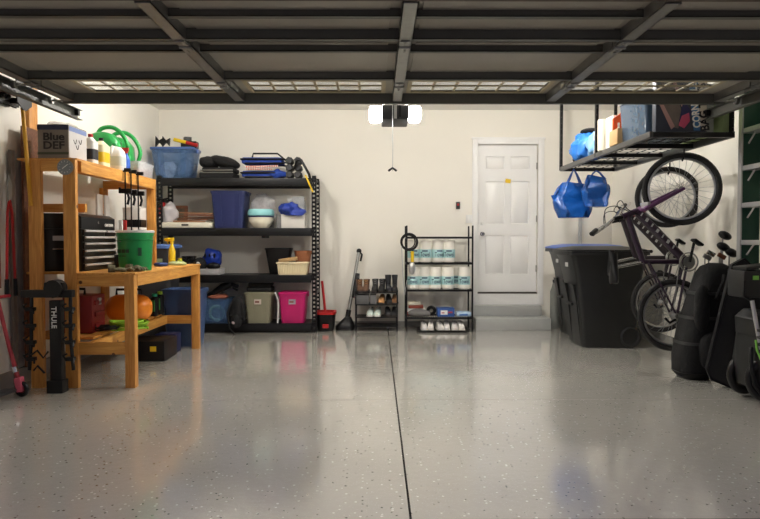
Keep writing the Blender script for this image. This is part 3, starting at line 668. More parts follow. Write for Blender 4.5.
longtool('garden_shovel', 'yellow-handled garden tool hanging blade up on the left wall rail', 'shovel', at(22.5, 108, 4.98)+Vector((0, 0, 0)), at(31, 206, 5.0), mat('yellow_handle', (214, 158, 36), .4), .016, 'blade')
longtool('push_broom', 'brown-handled rake hanging at the far left edge of the wall rail', 'rake', (-2.91, 4.75, az(105, 4.75)), (-2.91, 4.78, az(288, 4.78)), mat('brown_handle', (120, 66, 44), .5), .016, 'rake')
t = T('lopper', 'red loppers with black grips hanging on the left wall', 'loppers', at(5, 200, 4.97)+Vector((.03, 0, 0)))
t.location.x = -2.93
zb = az(296, 4.97)-az(200, 4.97)
for s in (-1, 1):
    h = P('handle', MB().tube([(0, 0, 0), (0, s*.03, -.1), (s*.004, s*.05, zb+.14)], .011, 8), RED, t); P('grip', MB().cyl((s*.004, s*.05, zb+.14), (s*.004, s*.055, zb), .016), BLACK, h)
P('blade', MB().prism([(-.02, -.01), (.02, -.01), (.035, .12), (0, .2), (-.03, .12)], 'x', -.005, .005), STEEL, t)
# --- scooter (pink and red)
sc_ = T('kick_scooter', 'pink kick scooter with a red stem leaning at the left wall', 'scooter', (at(22, 400, 4.72).x, 4.72, .062))
P('front_wheel', MB().torus((0, 0, 0), .045, .016, (.2, 1, 0), 28, 8), BLACK, sc_); P('wheel_core', MB().torus((0, 0, 0), .022, .009, (.2, 1, 0), 16, 8).cyl((0, -.02, 0), (0, .02, 0), .008), DRED, sc_)
P('fork', MB().box((-.012, 0, .035), (.05, .06, .11), (0, -.2, 0), bev=.008), PINK, sc_)
P('stem', MB().tube([(-.02, 0, .06), (-.09, 0, .32), (-.17, 0, .68)], [.017, .015, .015], 10), mat('maroon_tube', (150, 40, 48), .35), sc_)
P('collar', MB().cyl((-.045, 0, .13), (-.055, 0, .17), .023), CHROME, sc_)
P('handlebar', MB().tube([(-.18, -.17, .7), (-.18, .17, .7)], .013, 8), mat('maroon_tube', (150, 40, 48)), sc_)
P('deck', MB().box((-.1, -.28, .0), (.1, .5, .022), (0, 0, -.15), bev=.006), DGREY, sc_)
P('rear_wheel', MB().torus((-.14, -.56, 0), .04, .014, (1, -.1, 0), 24, 8), BLACK, sc_)
sk = T('skateboard', 'wooden skateboard with orange wheels on the floor at the left edge', 'skateboard', (at(0, 413, 4.45).x-.3, 4.2, 0))
P('deck', MB().loft([rr(.085, .6, .16, .07), rr(.095, .61, .17, .07)]), DWOOD, sk)
for x in (-.2, .14):
    P('truck', MB().box((x, 0, .055), (.04, .14, .05), bev=.006), STEEL, sk)
    for y in (-.07, .07): P('wheel', MB().cyl((x, y-.016, .03), (x, y+.016, .03), .03, n=18), ORANGE, sk)
# ------------------------------------------------------------------ black rack on the back wall
RY0, RY1 = 8.0, 8.47
RX0, RX1 = ax(157, RY0), ax(316.5, RY0)
Z4, Z3, Z2, Z1 = az(178, RY0), az(228, RY0), az(275, RY0), az(323.5, RY0)
rk = T('storage_rack', 'large black four-shelf steel rack standing along the back wall', 'rack', (0, 0, 0))
def perf_post(x, y, h, s):
    m = MB(); m.bb(x, x+.012, y, y+.045, 0, h); m.bb(x+s*.05, x+s*.05+.012, y, y+.045, 0, h)
    k = 0; z = .02
    while z < h-.03:
        m.bb(min(x, x+s*.05)+.01, max(x, x+s*.05)+.002, y, y+.004, z, z+.03); z += .055
    m.bb(min(x, x+s*.05)+.005, max(x, x+s*.05)+.007, y, y+.045, h-.02, h+.03)
    return m
for x, s in ((RX0, 1), (RX1-.012, -1)):
    for y in (RY0, RY1-.045): P('upright', perf_post(x, y, Z4-.0, s), BLKM, rk)
    for z in (.5, 1.1, 1.7): P('side_brace', MB().bb(x-.0, x+.012, RY0+.045, RY1-.045, z, z+.04), BLKM, rk)
for z in (Z4, Z3, Z2, Z1):
    P('beam', MB().bb(RX0+.06, RX1-.07, RY0, RY0+.035, z-.1, z, .004), BLKM, rk); P('beam', MB().bb(RX0+.06, RX1-.07, RY1-.035, RY1, z-.1, z, .004), BLKM, rk)
    P('shelf_board', MB().bb(RX0+.014, RX1-.014, RY0+.036, RY1-.036, z-.018, z-.002), BLKM, rk)
P('spare_part', MB().cyl((ax(265, 8.02), RY0+.05, Z3-.1), (ax(265, 8.02), RY0+.05, Z3-.13), .05), BLACK, rk)
def span(a, b, Y): return (ax(a, Y)+ax(b, Y))/2, abs(ax(b, Y)-ax(a, Y))
# top shelf
c, w = span(153, 201, 8.2)
tote('clear_tote', 'translucent blue tote with a blue lid on the rack top shelf, far left', (c, 8.2, Z4), w-.08, .38, .4, CBLUE, mat('tote_lid_blue', (66, 98, 160), .4), taper=.8)
for k, (dx, dz, lab) in enumerate(((-.1, .12, 'white crumpled bag seen inside the translucent blue tote'), (.12, .16, 'grey bundle seen inside the right half of the translucent blue tote'))):
    S1('bundle', MB().sph((0, 0, 0), (.12, .1, .11), 12, nz=.05, ns=9, seed=k+4), (WHITEP, mat('grey_cloth', (120, 124, 134), .8))[k], lab, 'bundle', (c+dx, 8.2, Z4+dz))
lz = Z4+.41
t = T('toy_bat', 'yellow and red foam bat lying on the blue tote lid', 'toy', (c, 8.18, lz+.06))
P('barrel', MB().cyl((-.02, 0, .05), (.14, 0, .01), .024), YELLOW, t); P('grip', MB().cyl((.14, 0, .01), (.29, 0, -.03), .024), RED, t)
for k, x in enumerate((-.2, -.11)):
    t = S1('spring_clamp', MB().prism([(-.05, -.06), (0, 0), (.04, -.05), (.05, .05), (0, .02), (-.045, .075)], 'y', -.02, .02).cyl((0, -.03, 0), (0, .03, 0), .014), BLACK, ('black clamp on the blue tote lid, leftmost', 'black clamp on the blue tote lid, beside the yellow bat')[k], 'clamp', (c+x, 8.15, lz+.07))
carton('black tilted box at the right end of the blue tote lid', (c+.17, 8.24, lz-.003), .2, .14, .09, BLACK); carton('small black block on top of the tilted black box', (c+.14, 8.24, lz+.088), .09, .09, .06, BLACK, rz=.5)
# black rolled bags
for k, (a, b, zz, r, lab) in enumerate(((200, 220, .20, .085, 'round black rolled bag next to the translucent blue tote'), (214, 238, .20, .08, 'longer black rolled bag left of the blue folded chairs'))):
    x, w = span(a, b, 8.2); S1('rolled_bag', MB().sph((0, 0, 0), (w/2+.04*k, .17, r), 14, (0, .25*k, 0), nz=.02, ns=8, seed=k), BLKF, lab, 'bag', (x, 8.2, Z4+zz+.02))
x, w = span(202, 236, 8.2); t = T('folded_chair', 'black folded camp chair with silver rails under the rolled black bags', 'folding chair', (x+.02, 8.2, Z4))
P('fabric', MB().bb(-w/2, w/2, -.19, .16, .0, .075, .02), BLKF, t); P('fabric', MB().bb(-w/2+.03, w/2, -.17, .16, .085, .14, .02), BLKF, t)
for z in (.07, .1): P('rail', MB().cyl((-w/2+.02, -.2, z), (w/2-.01, -.2, z), .007, n=8), STEEL, t)
# blue folded chairs
x, w = span(237, 291, 8.2)
BC = mat('royal_blue_fabric', (26, 62, 150), .75, var=.2, bump=.3)
for k, (zz, lab) in enumerate(((0, 'blue folded camp chair lying lowest on the rack top shelf'), (.175, 'blue folded camp chair stacked on top of the other blue one'))):
    t = T('folded_chair', lab, 'folding chair', (x, 8.2, Z4+zz))
    m = MB(); m.loft([rr(.025, w*.72, .3, .03), rr(.06, w*.74, .31, .03), rr(.095, w*.7, .3, .03)]); P('seat_fabric', m, BC, t)
    m = MB(); m.tube([(-w*.37, -.17, .07), (w*.4, -.17, .07), (w*.47, -.1, .05), (w*.47, .12, .05), (w*.4, .17, .07), (-w*.37, .17, .07)], .012, 8, True); m.tube([(-w*.3, -.15, .02), (w*.42, -.15, .02)], .011, 8); m.tube([(-w*.3, .14, .02), (w*.42, .14, .02)], .011, 8); P('frame', m, BLACK, t)
    if k: P('back_loop', MB().tube([(-w*.18, -.1, .1), (-w*.16, -.1, .15), (w*.28, -.1, .15), (w*.42, -.1, .07)], .012, 8), BLACK, t)
STR = bpy.data.materials.new('striped_rope'); STR.use_nodes = True
_n = STR.node_tree; _w = _n.nodes.new('ShaderNodeTexWave'); _w.inputs['Scale'].default_value = 14; _tc = _n.nodes.new('ShaderNodeTexCoord'); _r = _n.nodes.new('ShaderNodeValToRGB'); _r.color_ramp.interpolation = 'CONSTANT'
_r.color_ramp.elements[0].color = lin((180, 40, 40)); _r.color_ramp.elements[1].color = lin((225, 220, 205)); _r.color_ramp.elements[1].position = .5
_n.links.new(_tc.outputs['Object'], _w.inputs['Vector']); _n.links.new(_w.outputs['Fac'], _r.inputs[0]); _n.links.new(_r.outputs[0], _n.nodes['Principled BSDF'].inputs['Base Color'])
S1('striped_rope', MB().tube([(-.2, 0, 0), (0, 0, .006), (.22, 0, .012)], .013, 8).tube([(-.18, -.0, -.03), (0, 0, -.026), (.15, 0, -.03)], .01, 8), STR, 'red and white striped rope between the two blue folded chairs', 'rope', (x, 8.0, Z4+.14))
S1('blue_pouch', MB().sph((0, 0, .05), (.11, .06, .065), 12, nz=.035, ns=10, seed=2, flat=0), BC, 'blue fabric end of a chair bag on the shelf edge beside the grey tubes', 'bag', (ax(277, 8.06), 8.06, Z4+.001))
# tubes with hex ends
for k in range(6):
    cx_, cz = ax(290+8.5*(k % 2), 8.1), Z4+.05+.09*(k//2)
    S1('dumbbell', MB().lathe([(.04, 0), (.05, .012), (.05, .06), (.016, .07), (.016, .14), (.05, .15), (.05, .2), (.04, .21)], (0, -.1, 0), 6, (0, 1, 0)), mat('rubber_grey', (46, 47, 49), .6), 'dark grey hex-ended dumbbell in the stack on the rack top shelf', 'dumbbell', (cx_, 8.13, cz), group='dumbbells stacked on the rack top shelf')
xx = ax(296, 7.985)
t = T('angled_bar', 'black bent bar with a yellow strip hooked over the rack corner', 'bar', (xx, 7.965, Z4+.0))
P('bar', MB().tube([(-.02, .05, .12), (.02, 0, .22), (.07, 0, .23), (.17, 0, .05), (.19, 0, -.02)], .017, 8), BLACK, t)
P('strap', MB().box((.175, -.01, -.075), (.02, .012, .24), (0, -.42, 0)), YELLOW, t)
# shelf 2
c, w = span(160.5, 165, 8.05)
t = T('fire_extinguisher', 'red fire extinguisher at the left end of the second rack shelf', 'fire extinguisher', (ax(162, 8.2)+.02, 8.2, Z3))
P('cylinder', MB().lathe([(.05, 0), (.055, .01), (.055, .27), (.03, .33), (.018, .34)], (0, 0, 0), 24), RED, t); P('valve', MB().box((0, 0, .36), (.03, .03, .05)).box((.03, 0, .385), (.1, .02, .02), (0, -.2, 0)).tube([(-.02, 0, .36), (-.06, 0, .3), (-.062, -.02, .12)], .009, 8), BLACK, t)
P('label', MB().lathe([(.056, .08), (.0565, .08), (.0565, .15), (.056, .15)], (0, 0, 0), 24), WHITEP, t)
c, w = span(163, 215, 8.16)
t = T('folding_case', 'flat white case with a dark handle slot on the second rack shelf', 'case', (c, 8.16, Z3))
P('shell', MB().bb(-w/2, w/2, -.15, .2, 0, .075, .025), CREAM, t); P('handle_slot', MB().bb(-.05, .04, -.154, -.148, .03, .05, .008), BLACK, t)
t = T('picture_frame', 'brown wooden picture frame leaning at the back of the second rack shelf', 'picture frame', (ax(178, 8.38), 8.36, Z3), 0, None, (-.1, 0, 0))
m = MB(); m.bb(-.13, .13, 0, .02, 0, .04).bb(-.13, .13, 0, .02, .27, .31).bb(-.13, -.09, 0, .02, .04, .27).bb(.09, .13, 0, .02, .04, .27); P('frame', m, DWOOD, t); P('picture', MB().bb(-.09, .09, .01, .018, .04, .27), mat('art_tan', (96, 84, 66), .8, var=.8, scale=18), t)
S1('plastic_bag', MB().sph((0, 0, .1), (.1, .1, .13), 14, nz=.045, ns=9, seed=6, flat=.0), mat('pale_bag', (196, 190, 190), .5, var=.25), 'crumpled pale plastic bag on the flat white case', 'bag', (ax(170, 8.1), 8.1, Z3+.077))
rnd = random.Random(3)
for k in range(7):
    L = .35+.25*rnd.random(); S1('wood_stick', MB().box((0, 0, 0), (L, .03+.02*rnd.random(), .014), bev=.003), DWOOD if k % 3 else mat('tan_stick', (160, 112, 76), .7), 'brown wooden stake in the loose pile on the flat white case', 'stake', (c+.0+.08*rnd.random()+.02*k, 8.08+.03*(k % 4), Z3+.087+.018*k), 0, 'wooden stakes piled on the white case', rot=(0, -.06+.12*rnd.random(), -.25+.5*rnd.random()))
c, w = span(214, 249, 8.2)
tote('navy_tote', 'navy blue tote with closed lid on the second rack shelf', (c, 8.2, Z3), w-.02, .4, .48, NAVY, NAVY, taper=.84)
c, w = span(251, 277, 8.34)
S1('plastic_bag', MB().sph((0, 0, .16), (w/2, .12, .19), 14, nz=.05, ns=8, seed=8, flat=0), BAGP, 'pinkish clear plastic bag bulging behind the cream bowl tub', 'bag', (c, 8.32, Z3+.1))
S1('pink_bundle', MB().sph((0, 0, .1), (.1, .06, .12), 12, nz=.04, ns=9, seed=1, flat=0), mat('dusty_pink_cloth', (196, 160, 160), .8), 'dusty pink bundle showing through the clear plastic bag', 'bundle', (c, 8.34, Z3+.1))
carton('low dark crate holding up the clear plastic bag behind the cream tub', (c, 8.34, Z3), .24, .18, .099, DGREY)
c, w = span(248, 274, 8.12)
t = T('lidded_bowl', 'round cream bowl with an aqua lid on the second rack shelf', 'bowl', (c, 8.13, Z3))
P('bowl', MB().lathe([(.09, 0), (.13, .04), (.155, .09), (.162, .135), (.162, .14)], (0, 0, 0), 32), CREAM, t); P('band', MB().lathe([(.163, .14), (.168, .142), (.168, .155), (.163, .157)], (0, 0, 0), 32), NAVY, t)
P('lid', MB().lathe([(.16, .157), (.172, .165), (.172, .22), (.155, .245), (.05, .25), (0, .25)], (0, 0, 0), 32), mat('aqua_plastic', (142, 206, 208), .4), t)
S1('grey_cup', MB().lathe([(.035, 0), (.05, .18), (.046, .18), (.03, .01)], (0, 0, 0), 20), GREY, 'grey tumbler between the cream bowl and the white box', 'cup', (ax(279.5, 8.1), 8.1, Z3))
c, w = span(283, 306, 8.2)
carton('white open box under the blue cloth on the second rack shelf', (c, 8.2, Z3), w, .3, .18, mat('white_card', (220, 216, 208), .7))
S1('blue_cloth', MB().sph((0, 0, .03), (.175, .12, .08), 14, (0, .12, 0), nz=.08, ns=9, seed=12, flat=-.04), mat('deep_blue_cloth', (32, 58, 150), .6), 'bright blue cloth draped over the front of the white box', 'cloth', (ax(291.5, 8.1), 8.08, Z3+.2))
spray('clear spray bottle with a white head standing behind the blue cloth', (ax(289, 8.28), 8.28, Z3+.181), WHITEP, WHITEP, .22, .035)
c, w = span(293, 305, 8.3); S1('clear_box', MB().bb(-w/2, w/2, -.08, .08, 0, .24, .006), CLEAR, 'clear plastic box standing on the white box at right', 'box', (c, 8.3, Z3+.181))
# shelf 3
def sneaker(name, label, loc, rz, col, sole, L=.28, h=.1, shaft=0, w=.095, lace=None, group=None, cat='shoe', toe=None):
    """toe points to local -y"""
    t = T(name, label, cat, loc, rz, group)
    m = MB(); prof = [(-.5, .55), (-.46, .8), (-.3, 1), (-.05, .86), (.2, .78), (.38, .82), (.48, .6), (.5, .4)]
    def ring(z, k): return [(w/2*s_*k, y*L*k**.3, z) for y, s_ in prof]+[(-w/2*s_*k, y*L*k**.3, z) for y, s_ in reversed(prof)]
    m.loft([ring(0, 1), ring(.022, 1.04)]); P('sole', m, sole, t)
    m = MB(); rings = []
    for y, hw_, zt in ((-.49, .5, .04), (-.44, .8, .055), (-.3, .96, .07), (-.12, .84, .095), (.05, .76, h+.01), (.25, .76, h+shaft*.0+.015), (.42, .66, h+.02), (.48, .5, h)):
        rings.append([(w/2*hw_*math.copysign(abs(math.cos(a))**.55, math.cos(a)), y*L, .02+max(0, math.sin(a))**.6*(zt-.02)) for a in [PI*k/8 for k in range(9)]])
    m.loft(rings); P('upper', m, col, t)
    if not shaft: P('opening', MB().loft([rr(h*.6, w*.5, L*.34, .03, 0, L*.27), rr(h+.012, w*.56, L*.36, .03, 0, L*.27)]), BLKF, t)
    if shaft:
        P('shaft', MB().loft([rr(h*.5, w*.72, L*.5, .03, 0, L*.2), rr(h+shaft*.4, w*.82, L*.42, .035, 0, L*.22), rr(h+shaft, w*.98, L*.46, .04, 0, L*.24), rr(h+shaft, w*.85, L*.4, .03, 0, L*.24), rr(h+shaft-.04, w*.8, L*.36, .03, 0, L*.24)]), col, t)
    if lace:
        m = MB()
        for k in range(4): z = .08+.012*k+(shaft*.16*k if shaft else 0); y = -.17*L+.05*L*k if not shaft else -.05*L+.0*k; m.tube([(-.022, y, z), (0, y-.006, z+.008), (.022, y, z)], .0035, 5)
        P('laces', m, lace, t)
    return t
for k, px in enumerate((184, 191)): 
    t = T('roller_skate', ('black inline skate at the left end of the third rack shelf', 'black inline skate beside the clear plastic case')[k], 'skate', (ax(px, 8.15), 8.15, Z2))
    P('boot', MB().sph((0, 0, .13), (.05, .12, .08), 12, nz=.01, ns=9).loft([rr(.13, .08, .1, .03, 0, .05), rr(.24, .09, .11, .03, 0, .06)]), BLACK, t)
    for j in range(4): P('wheel', MB().cyl((-.012, -.1+.066*j, .032), (.012, -.1+.066*j, .032), .031, n=14), GREY, t)
    P('blade_frame', MB().bb(-.014, .014, -.11, .11, .03, .075), LGREY, t)
c, w = span(196, 222, 8.15)
S1('clear_case', MB().bb(-w/2, w/2, -.12, .14, 0, .08, .01), BAGP, 'clear plastic case under the helmets on the third rack shelf', 'case', (c, 8.15, Z2))
for k, (px, y, zz, r, col, lab) in enumerate(((200, 8.1, .081, (.09, .11, .09), BLKF, 'black helmet with a white mark on the clear case'), (212, 8.2, .12, (.13, .13, .14), mat('helmet_blue', (26, 52, 140), .35), 'round royal blue helmet on the third rack shelf'), (213, 8.06, .081, (.09, .05, .05), BLACK, 'small black pad in front of the blue helmet'))):
    t = T('helmet' if k < 2 else 'knee_pad', lab, 'helmet' if k < 2 else 'pad', (ax(px, y), y, Z2+zz))
    m = MB(); m.sph((0, 0, r[2]*.6), r, 16, nz=.03*(k == 1)+.006, ns=9, seed=k, flat=0); P('shell', m, col, t)
    if k == 0: P('mark', MB().cyl((0, -.1, .07), (0, -.12, .06), .022), WHITEP, t)
    if k == 1:
        for j in range(3): P('vent', MB().box((-.06+.06*j, -.11, .13), (.02, .05, .05), (.4, 0, 0), bev=.008), BLACK, t)
c, w = span(265, 292, 8.2)
t = T('bucket', 'black tapered waste bucket on the third rack shelf', 'bucket', (c-.01, 8.31, Z2)); m = MB(); m.loft([rr(0, w*.66, .17, .03), rr(.32, w*.96, .22, .04), rr(.325, w, .24, .04), rr(.345, w, .24, .04), rr(.345, w-.02, .22, .04), rr(.02, w*.62, .15, .03)]); P('body', m, BLACK, t)
c, w = span(278, 309, 8.12)
t = T('wicker_basket', 'cream woven basket at the right end of the third rack shelf', 'basket', (c, 8.09, Z2))
WK = mat('cream_wicker', (222, 208, 172), .8, var=.1)
m = MB(); m.loft([rr(0, w*.88, .16, .02), rr(.15, w*.97, .19, .02), rr(.15, w*.93, .17, .02), rr(.01, w*.84, .14, .02)]); P('body', m, WK, t)
m = MB()
for k in range(18):
    x = -w*.44+w*.88*k/17; m.tube([(x, -.082, .01), (x*1.06, -.098, .15)], .0055, 5)
P('weave', m, WK, t); P('rim', MB().tube([(-w/2, -.1, .155), (w/2, -.1, .155), (w/2, .1, .155), (-w/2, .1, .155)], .012, 8, True), WK, t)
S1('wood_tray', MB().box((0, 0, 0), (.24, .06, .05), (0, -.15, 0), bev=.004), CARD, 'tan wooden block lying across the cream basket', 'block', (ax(288, 8.1), 8.1, Z2+.195))
t = T('terracotta_pot', 'terracotta-coloured woven pot behind the cream basket', 'pot', (ax(303, 8.33), 8.33, Z2)); P('body', MB().lathe([(.07, 0), (.11, .26), (.115, .26), (.12, .31), (.105, .31), (.06, .02)], (0, 0, 0), 28), mat('terracotta', (170, 108, 72), .8, bump=.5), t)
# bottom shelf
c, w = span(203, 232, 8.2)
tote('clear_tote', 'translucent slate blue tote with a pale green hoop inside, bottom rack shelf', (c, 8.2, Z1), w, .38, .32, CBLUE, None, lid=False, taper=.88)
S1('hoop', MB().torus((0, 0, 0), .09, .02, (0, 1, 0), 28, 8), mat('pale_green_hose', (140, 170, 140), .5), 'pale green coiled hose showing through the slate blue tote', 'hose', (c+.02, 8.06, Z1+.13))
S1('terracotta_cloth', MB().sph((0, 0, .02), (.14, .14, .05), 12, nz=.03, ns=10, seed=3), mat('rust_cloth', (150, 86, 64), .85), 'rust-coloured cloth heaped on the slate blue tote', 'cloth', (c, 8.2, Z1+.31))
t = S1('toy_dinosaur', MB().tube([(-.26, 0, -.11), (-.1, 0, -.03), (.02, 0, .04), (.1, 0, .07), (.13, 0, .1)], [.012, .03, .05, .045, .03], 10).box((.17, 0, .07), (.13, .05, .05), (0, .3, 0), bev=.015).box((.19, 0, .02), (.08, .04, .03), (0, .5, 0), bev=.01).tube([(.0, 0, .03), (.03, 0, -.04)], .015, 8), BLACK, 'black folded clamp-like tool propped over the slate blue tote', 'tool', (ax(220, 8.1), 8.12, Z1+.42))
t.name = 'black_tool'
t = T('backpack', 'black backpack hanging over the front edge of the bottom rack shelf', 'backpack', (ax(236.5, 7.9), 7.9, .06))
P('body', MB().sph((0, 0, .23), (.12, .09, .2), 14, nz=.04, ns=8, seed=3), BLKF, t); P('pocket', MB().sph((.01, -.07, .12), (.08, .05, .09), 12, nz=.02, ns=9, seed=5), BLKF, t)
P('strap', MB().tube([(.06, -.05, .35), (.1, -.1, .25), (.11, -.08, .1)], .012, 6), BLKF, t); P('strap', MB().tube([(-.06, -.05, .35), (-.1, -.1, .22), (-.08, -.08, .02), (-.02, -.06, -.05)], .012, 6), BLKF, t)
P('patch', MB().sph((.0, -.115, .1), (.045, .012, .022), 10), mat('pink_grey_patch', (196, 176, 176), .6), t)
for a, b, col, ms, lab in ((246, 274, mat('olive_tote', (134, 130, 108), .45), 'paper', 'olive grey tote with a small sticker on the bottom rack shelf'), (279.5, 308, mat('magenta_tote', (186, 24, 100), .4), 'grey', 'magenta tote with a grey sticker on the bottom rack shelf')):
    c, w = span(a, b, 8.2)
    tote('storage_tote', lab, (c, 8.2, Z1), w-.02, .38, .40, col, col, taper=.82, sticker=(mat('sticker_cream', (206, 190, 178), .5) if ms == 'paper' else mat('sticker_grey', (150, 150, 156), .4)))
c, w = span(248, 273, 8.2)
t = T('folded_bag', 'black folded bag on top of the olive grey tote', 'bag', (c, 8.2, Z1+.405))
P('lower_fold', MB().bb(-w/2, w/2, -.14, .14, 0, .06, .025), BLKF, t); P('upper_fold', MB().bb(-w/2+.02, w/2-.01, -.13, .13, .062, .13, .03), BLKF, t)
S1('folding_stool_leg', MB().tube([(0, 0, 0), (.012, 0, .15), (.01, 0, .3), (-.03, 0, .4)], .012, 8), WHITEP, 'white curved tube standing between the olive and magenta totes', 'tube', (ax(277.5, 8.1), 8.02+.05, Z1)).name = 'white_tube'
# ------------------------------------------------------------------ floor along the back wall
y = 8.2; c, w = span(315.5, 336, y)
t = T('mop_bucket', 'black spin mop bucket with a red rim beside the rack', 'bucket', (c, y, 0))
P('body', MB().loft([rr(0, w*.72, .2, .05), rr(.02, w*.78, .22, .05), rr(.22, w*.94, .26, .06), rr(.23, w*.9, .24, .06)]), BLACK, t); P('rim', MB().loft([rr(.225, w, .28, .06), rr(.26, w*1.0, .28, .06), rr(.26, w*.85, .23, .05), rr(.225, w*.85, .23, .05)], closed=True), RED, t)
P('pedal', MB().bb(-.035, .045, -.15, -.115, .05, .1, .008), RED, t)
S1('mop', MB().tube([(0, 0, 0), (-.02, .02, .2), (-.045, .04, .42)], .017, 10), RED, 'red mop handle standing in the black mop bucket', 'mop', (ax(325, y), y, .235))
# stick vacuum
y = 8.28
t = T('stick_vacuum', 'grey and black stick vacuum leaning on the back wall', 'vacuum', (ax(345, y), y, 0))
P('floor_head', MB().loft([rr(0, .25, .2, .06), rr(.05, .26, .2, .07), rr(.11, .17, .14, .05, .02), rr(.17, .08, .08, .03, .04, .02)]), BLACK, t)
b0 = Vector((.03, .02, .15)); tp = at(359, 251, 8.5)-t.location; mid = b0.lerp(tp, .62)
P('tube', MB().cyl(b0, tp, .022), STEEL, t); P('body', MB().cyl(b0.lerp(tp, .3)+Vector((.05, 0, 0)), b0.lerp(tp, .66)+Vector((.03, 0, 0)), .048, .034), BLACK, t)
P('joint', MB().cyl(b0, b0.lerp(tp, .12), .034), BLACK, t); P('grip', MB().sph(tp, (.035, .03, .035), 12).tube([tp, tp+Vector((.04, 0, -.05)), tp+Vector((.02, 0, -.14))], .014, 8), BLACK, t)
# shoe rack
y0, y1 = 8.13, 8.42
sx0, sx1 = ax(355, y0), ax(398, y0); zs = [az(292.5, y0), az(304.5, y0), az(317, y0), az(326, y0)]
t = T('shoe_rack', 'low black four-tier shoe rack between the vacuum and the wire shelf', 'shoe rack', (0, 0, 0))
for x in (sx0, sx1-.018):
    for y in (y0, y1-.018): P('leg', MB().bb(x, x+.018, y, y+.018, 0, zs[0]+.03), BLKM, t)
for z in zs: P('tier', MB().bb(sx0, sx1, y0, y0+.014, z-.012, z).bb(sx0, sx1, y1-.014, y1, z-.012, z).bb(sx0+.01, sx1-.01, y0+.01, y1-.01, z-.01, z-.004), BLKM, t)
BOOT = mat('boot_brown', (96, 68, 50), .65, var=.3, scale=18); BOOTK = mat('boot_black', (34, 33, 34), .55, var=.3); SOLE = mat('rubber_sole', (46, 40, 36), .8); WSOLE = mat('white_sole', (226, 222, 214), .6)
y = 8.27
def shoes(pxs, zi, labs, col, sole, **kw):
    for px, lab in zip(pxs, labs): sneaker('ankle_boot' if kw.get('shaft', 0) > .05 else 'shoe', lab, (ax(px, y-.1), y, zs[zi]+.001), random.Random(px).uniform(-.12, .12), col, sole, **kw)
shoes((359.5, 366), 0, ('left boot of the brown pair on the shoe rack top', 'right boot of the brown pair on the shoe rack top'), BOOT, SOLE, L=.27, shaft=.07, h=.09, w=.09, lace=TAN)
shoes((375, 382), 0, ('left shoe of the black high-top pair on the shoe rack top', 'right shoe of the black high-top pair on the shoe rack top'), BOOTK, SOLE, L=.27, shaft=.075, h=.09, w=.088, lace=GREY)
shoes((388.8, 395), 0, ('left boot of the tall black pair on the shoe rack top', 'right boot of the tall black pair on the shoe rack top'), mat('boot_charcoal', (44, 44, 48), .45), SOLE, L=.26, shaft=.13, h=.09, w=.084, lace=DGREY)
c, w = span(356, 370.5, y-.1)
for k in range(2): carton(('grey shoe box on the second tier, left one', 'grey shoe box on the second tier, beside the tan shoe')[k], (ax(362+11*k, y), y, zs[1]+.001), (.19, .085)[k], .24, .12, (mat('grey_box', (92, 92, 92), .7), mat('grey_box_b', (104, 104, 104), .7))[k], name='shoe_box')
shoes((382,), 1, ('tan shoe facing left on the second tier',), TAN, SOLE, L=.26, h=.1)
shoes((389,), 1, ('black shoe on the second tier right of the tan shoe',), BOOTK, SOLE, L=.26, h=.1)
shoes((395,), 1, ('brown shoe at the right end of the second tier',), mat('shoe_brown', (134, 92, 60), .6), SOLE, L=.26, h=.1)
shoes((370.5, 378), 2, ('left shoe of the white and mint sneaker pair', 'right shoe of the white and mint sneaker pair'), mat('mint_mesh', (206, 222, 214), .7, var=.2, scale=30), WSOLE, L=.26, h=.095, lace=WHITEP)
shoes((388, 394.5), 2, ('left shoe of the dark sneaker pair on the third tier', 'right shoe of the dark sneaker pair on the third tier'), DGREY, SOLE, L=.26, h=.095)
# wire shelf
y0, y1 = 8.12, 8.5
wx0, wx1 = ax(406, y0), ax(473.5, y0); wz = [az(236.5, y0), az(262.5, y0), az(289.5, y0), az(317, y0)]
t = T('wire_shelf', 'tall black wire shelving unit left of the entry door', 'shelf', (0, 0, 0)); hT = az(225.5, y0)
for x in (wx0, wx1-.02):
    for y in (y0, y1-.02): P('post', MB().bb(x, x+.02, y, y+.02, 0, hT), BLKM, t)
for z in wz:
    m = MB(); m.bb(wx0, wx1, y0, y0+.012, z-.028, z-.004).bb(wx0, wx1, y1-.012, y1, z-.028, z-.004).bb(wx0, wx0+.012, y0, y1, z-.028, z-.004).bb(wx1-.012, wx1, y0, y1, z-.028, z-.004)
    for k in range(30): x = wx0+.01+(wx1-wx0-.02)*k/29; m.bb(x-.002, x+.002, y0, y1, z-.005, z-.001)
    P('wire_tier', m, BLKM, t)
# paper towels
PT = mat('paper_towel_white', (238, 234, 224), .9, var=.03, bump=.5, bscale=120); AQ = mat('aqua_wrapper', (172, 212, 214), .4, var=.1); DB = mat('navy_print', (28, 42, 84), .5)
towel = T('paper_towel_roll', 'x', 'paper towels', (0, 0, 0), 0)
tr, th = .08, .295
P('roll', MB().lathe([(.022, .004), (tr-.01, 0), (tr, .012), (tr, th-.012), (tr-.01, th), (.022, th-.004)], (0, 0, 0), 28), PT, towel)
P('wrapper_band', MB().lathe([(tr+.0005, .06), (tr+.0015, .06), (tr+.0015, .17), (tr+.0005, .17)], (0, 0, 0), 28), AQ, towel)
q = text('Towel', .135, .058, (0, 0, 0), DB, towel, bold=.008)
for v in q.data.vertices: a = v.co.x/(tr+.002); rr_ = tr+.002+(v.co.y < 0)*.0; v.co = Vector(((tr+.003)*math.sin(a), -(tr+.003)*math.cos(a)+v.co.y*.0, v.co.z+.105))
m = MB(); arcbar(m, tr+.0015, -PI/2-.45, -PI/2+.45, .142, .158); P('brand_mark', m, DB, towel)
spots = []
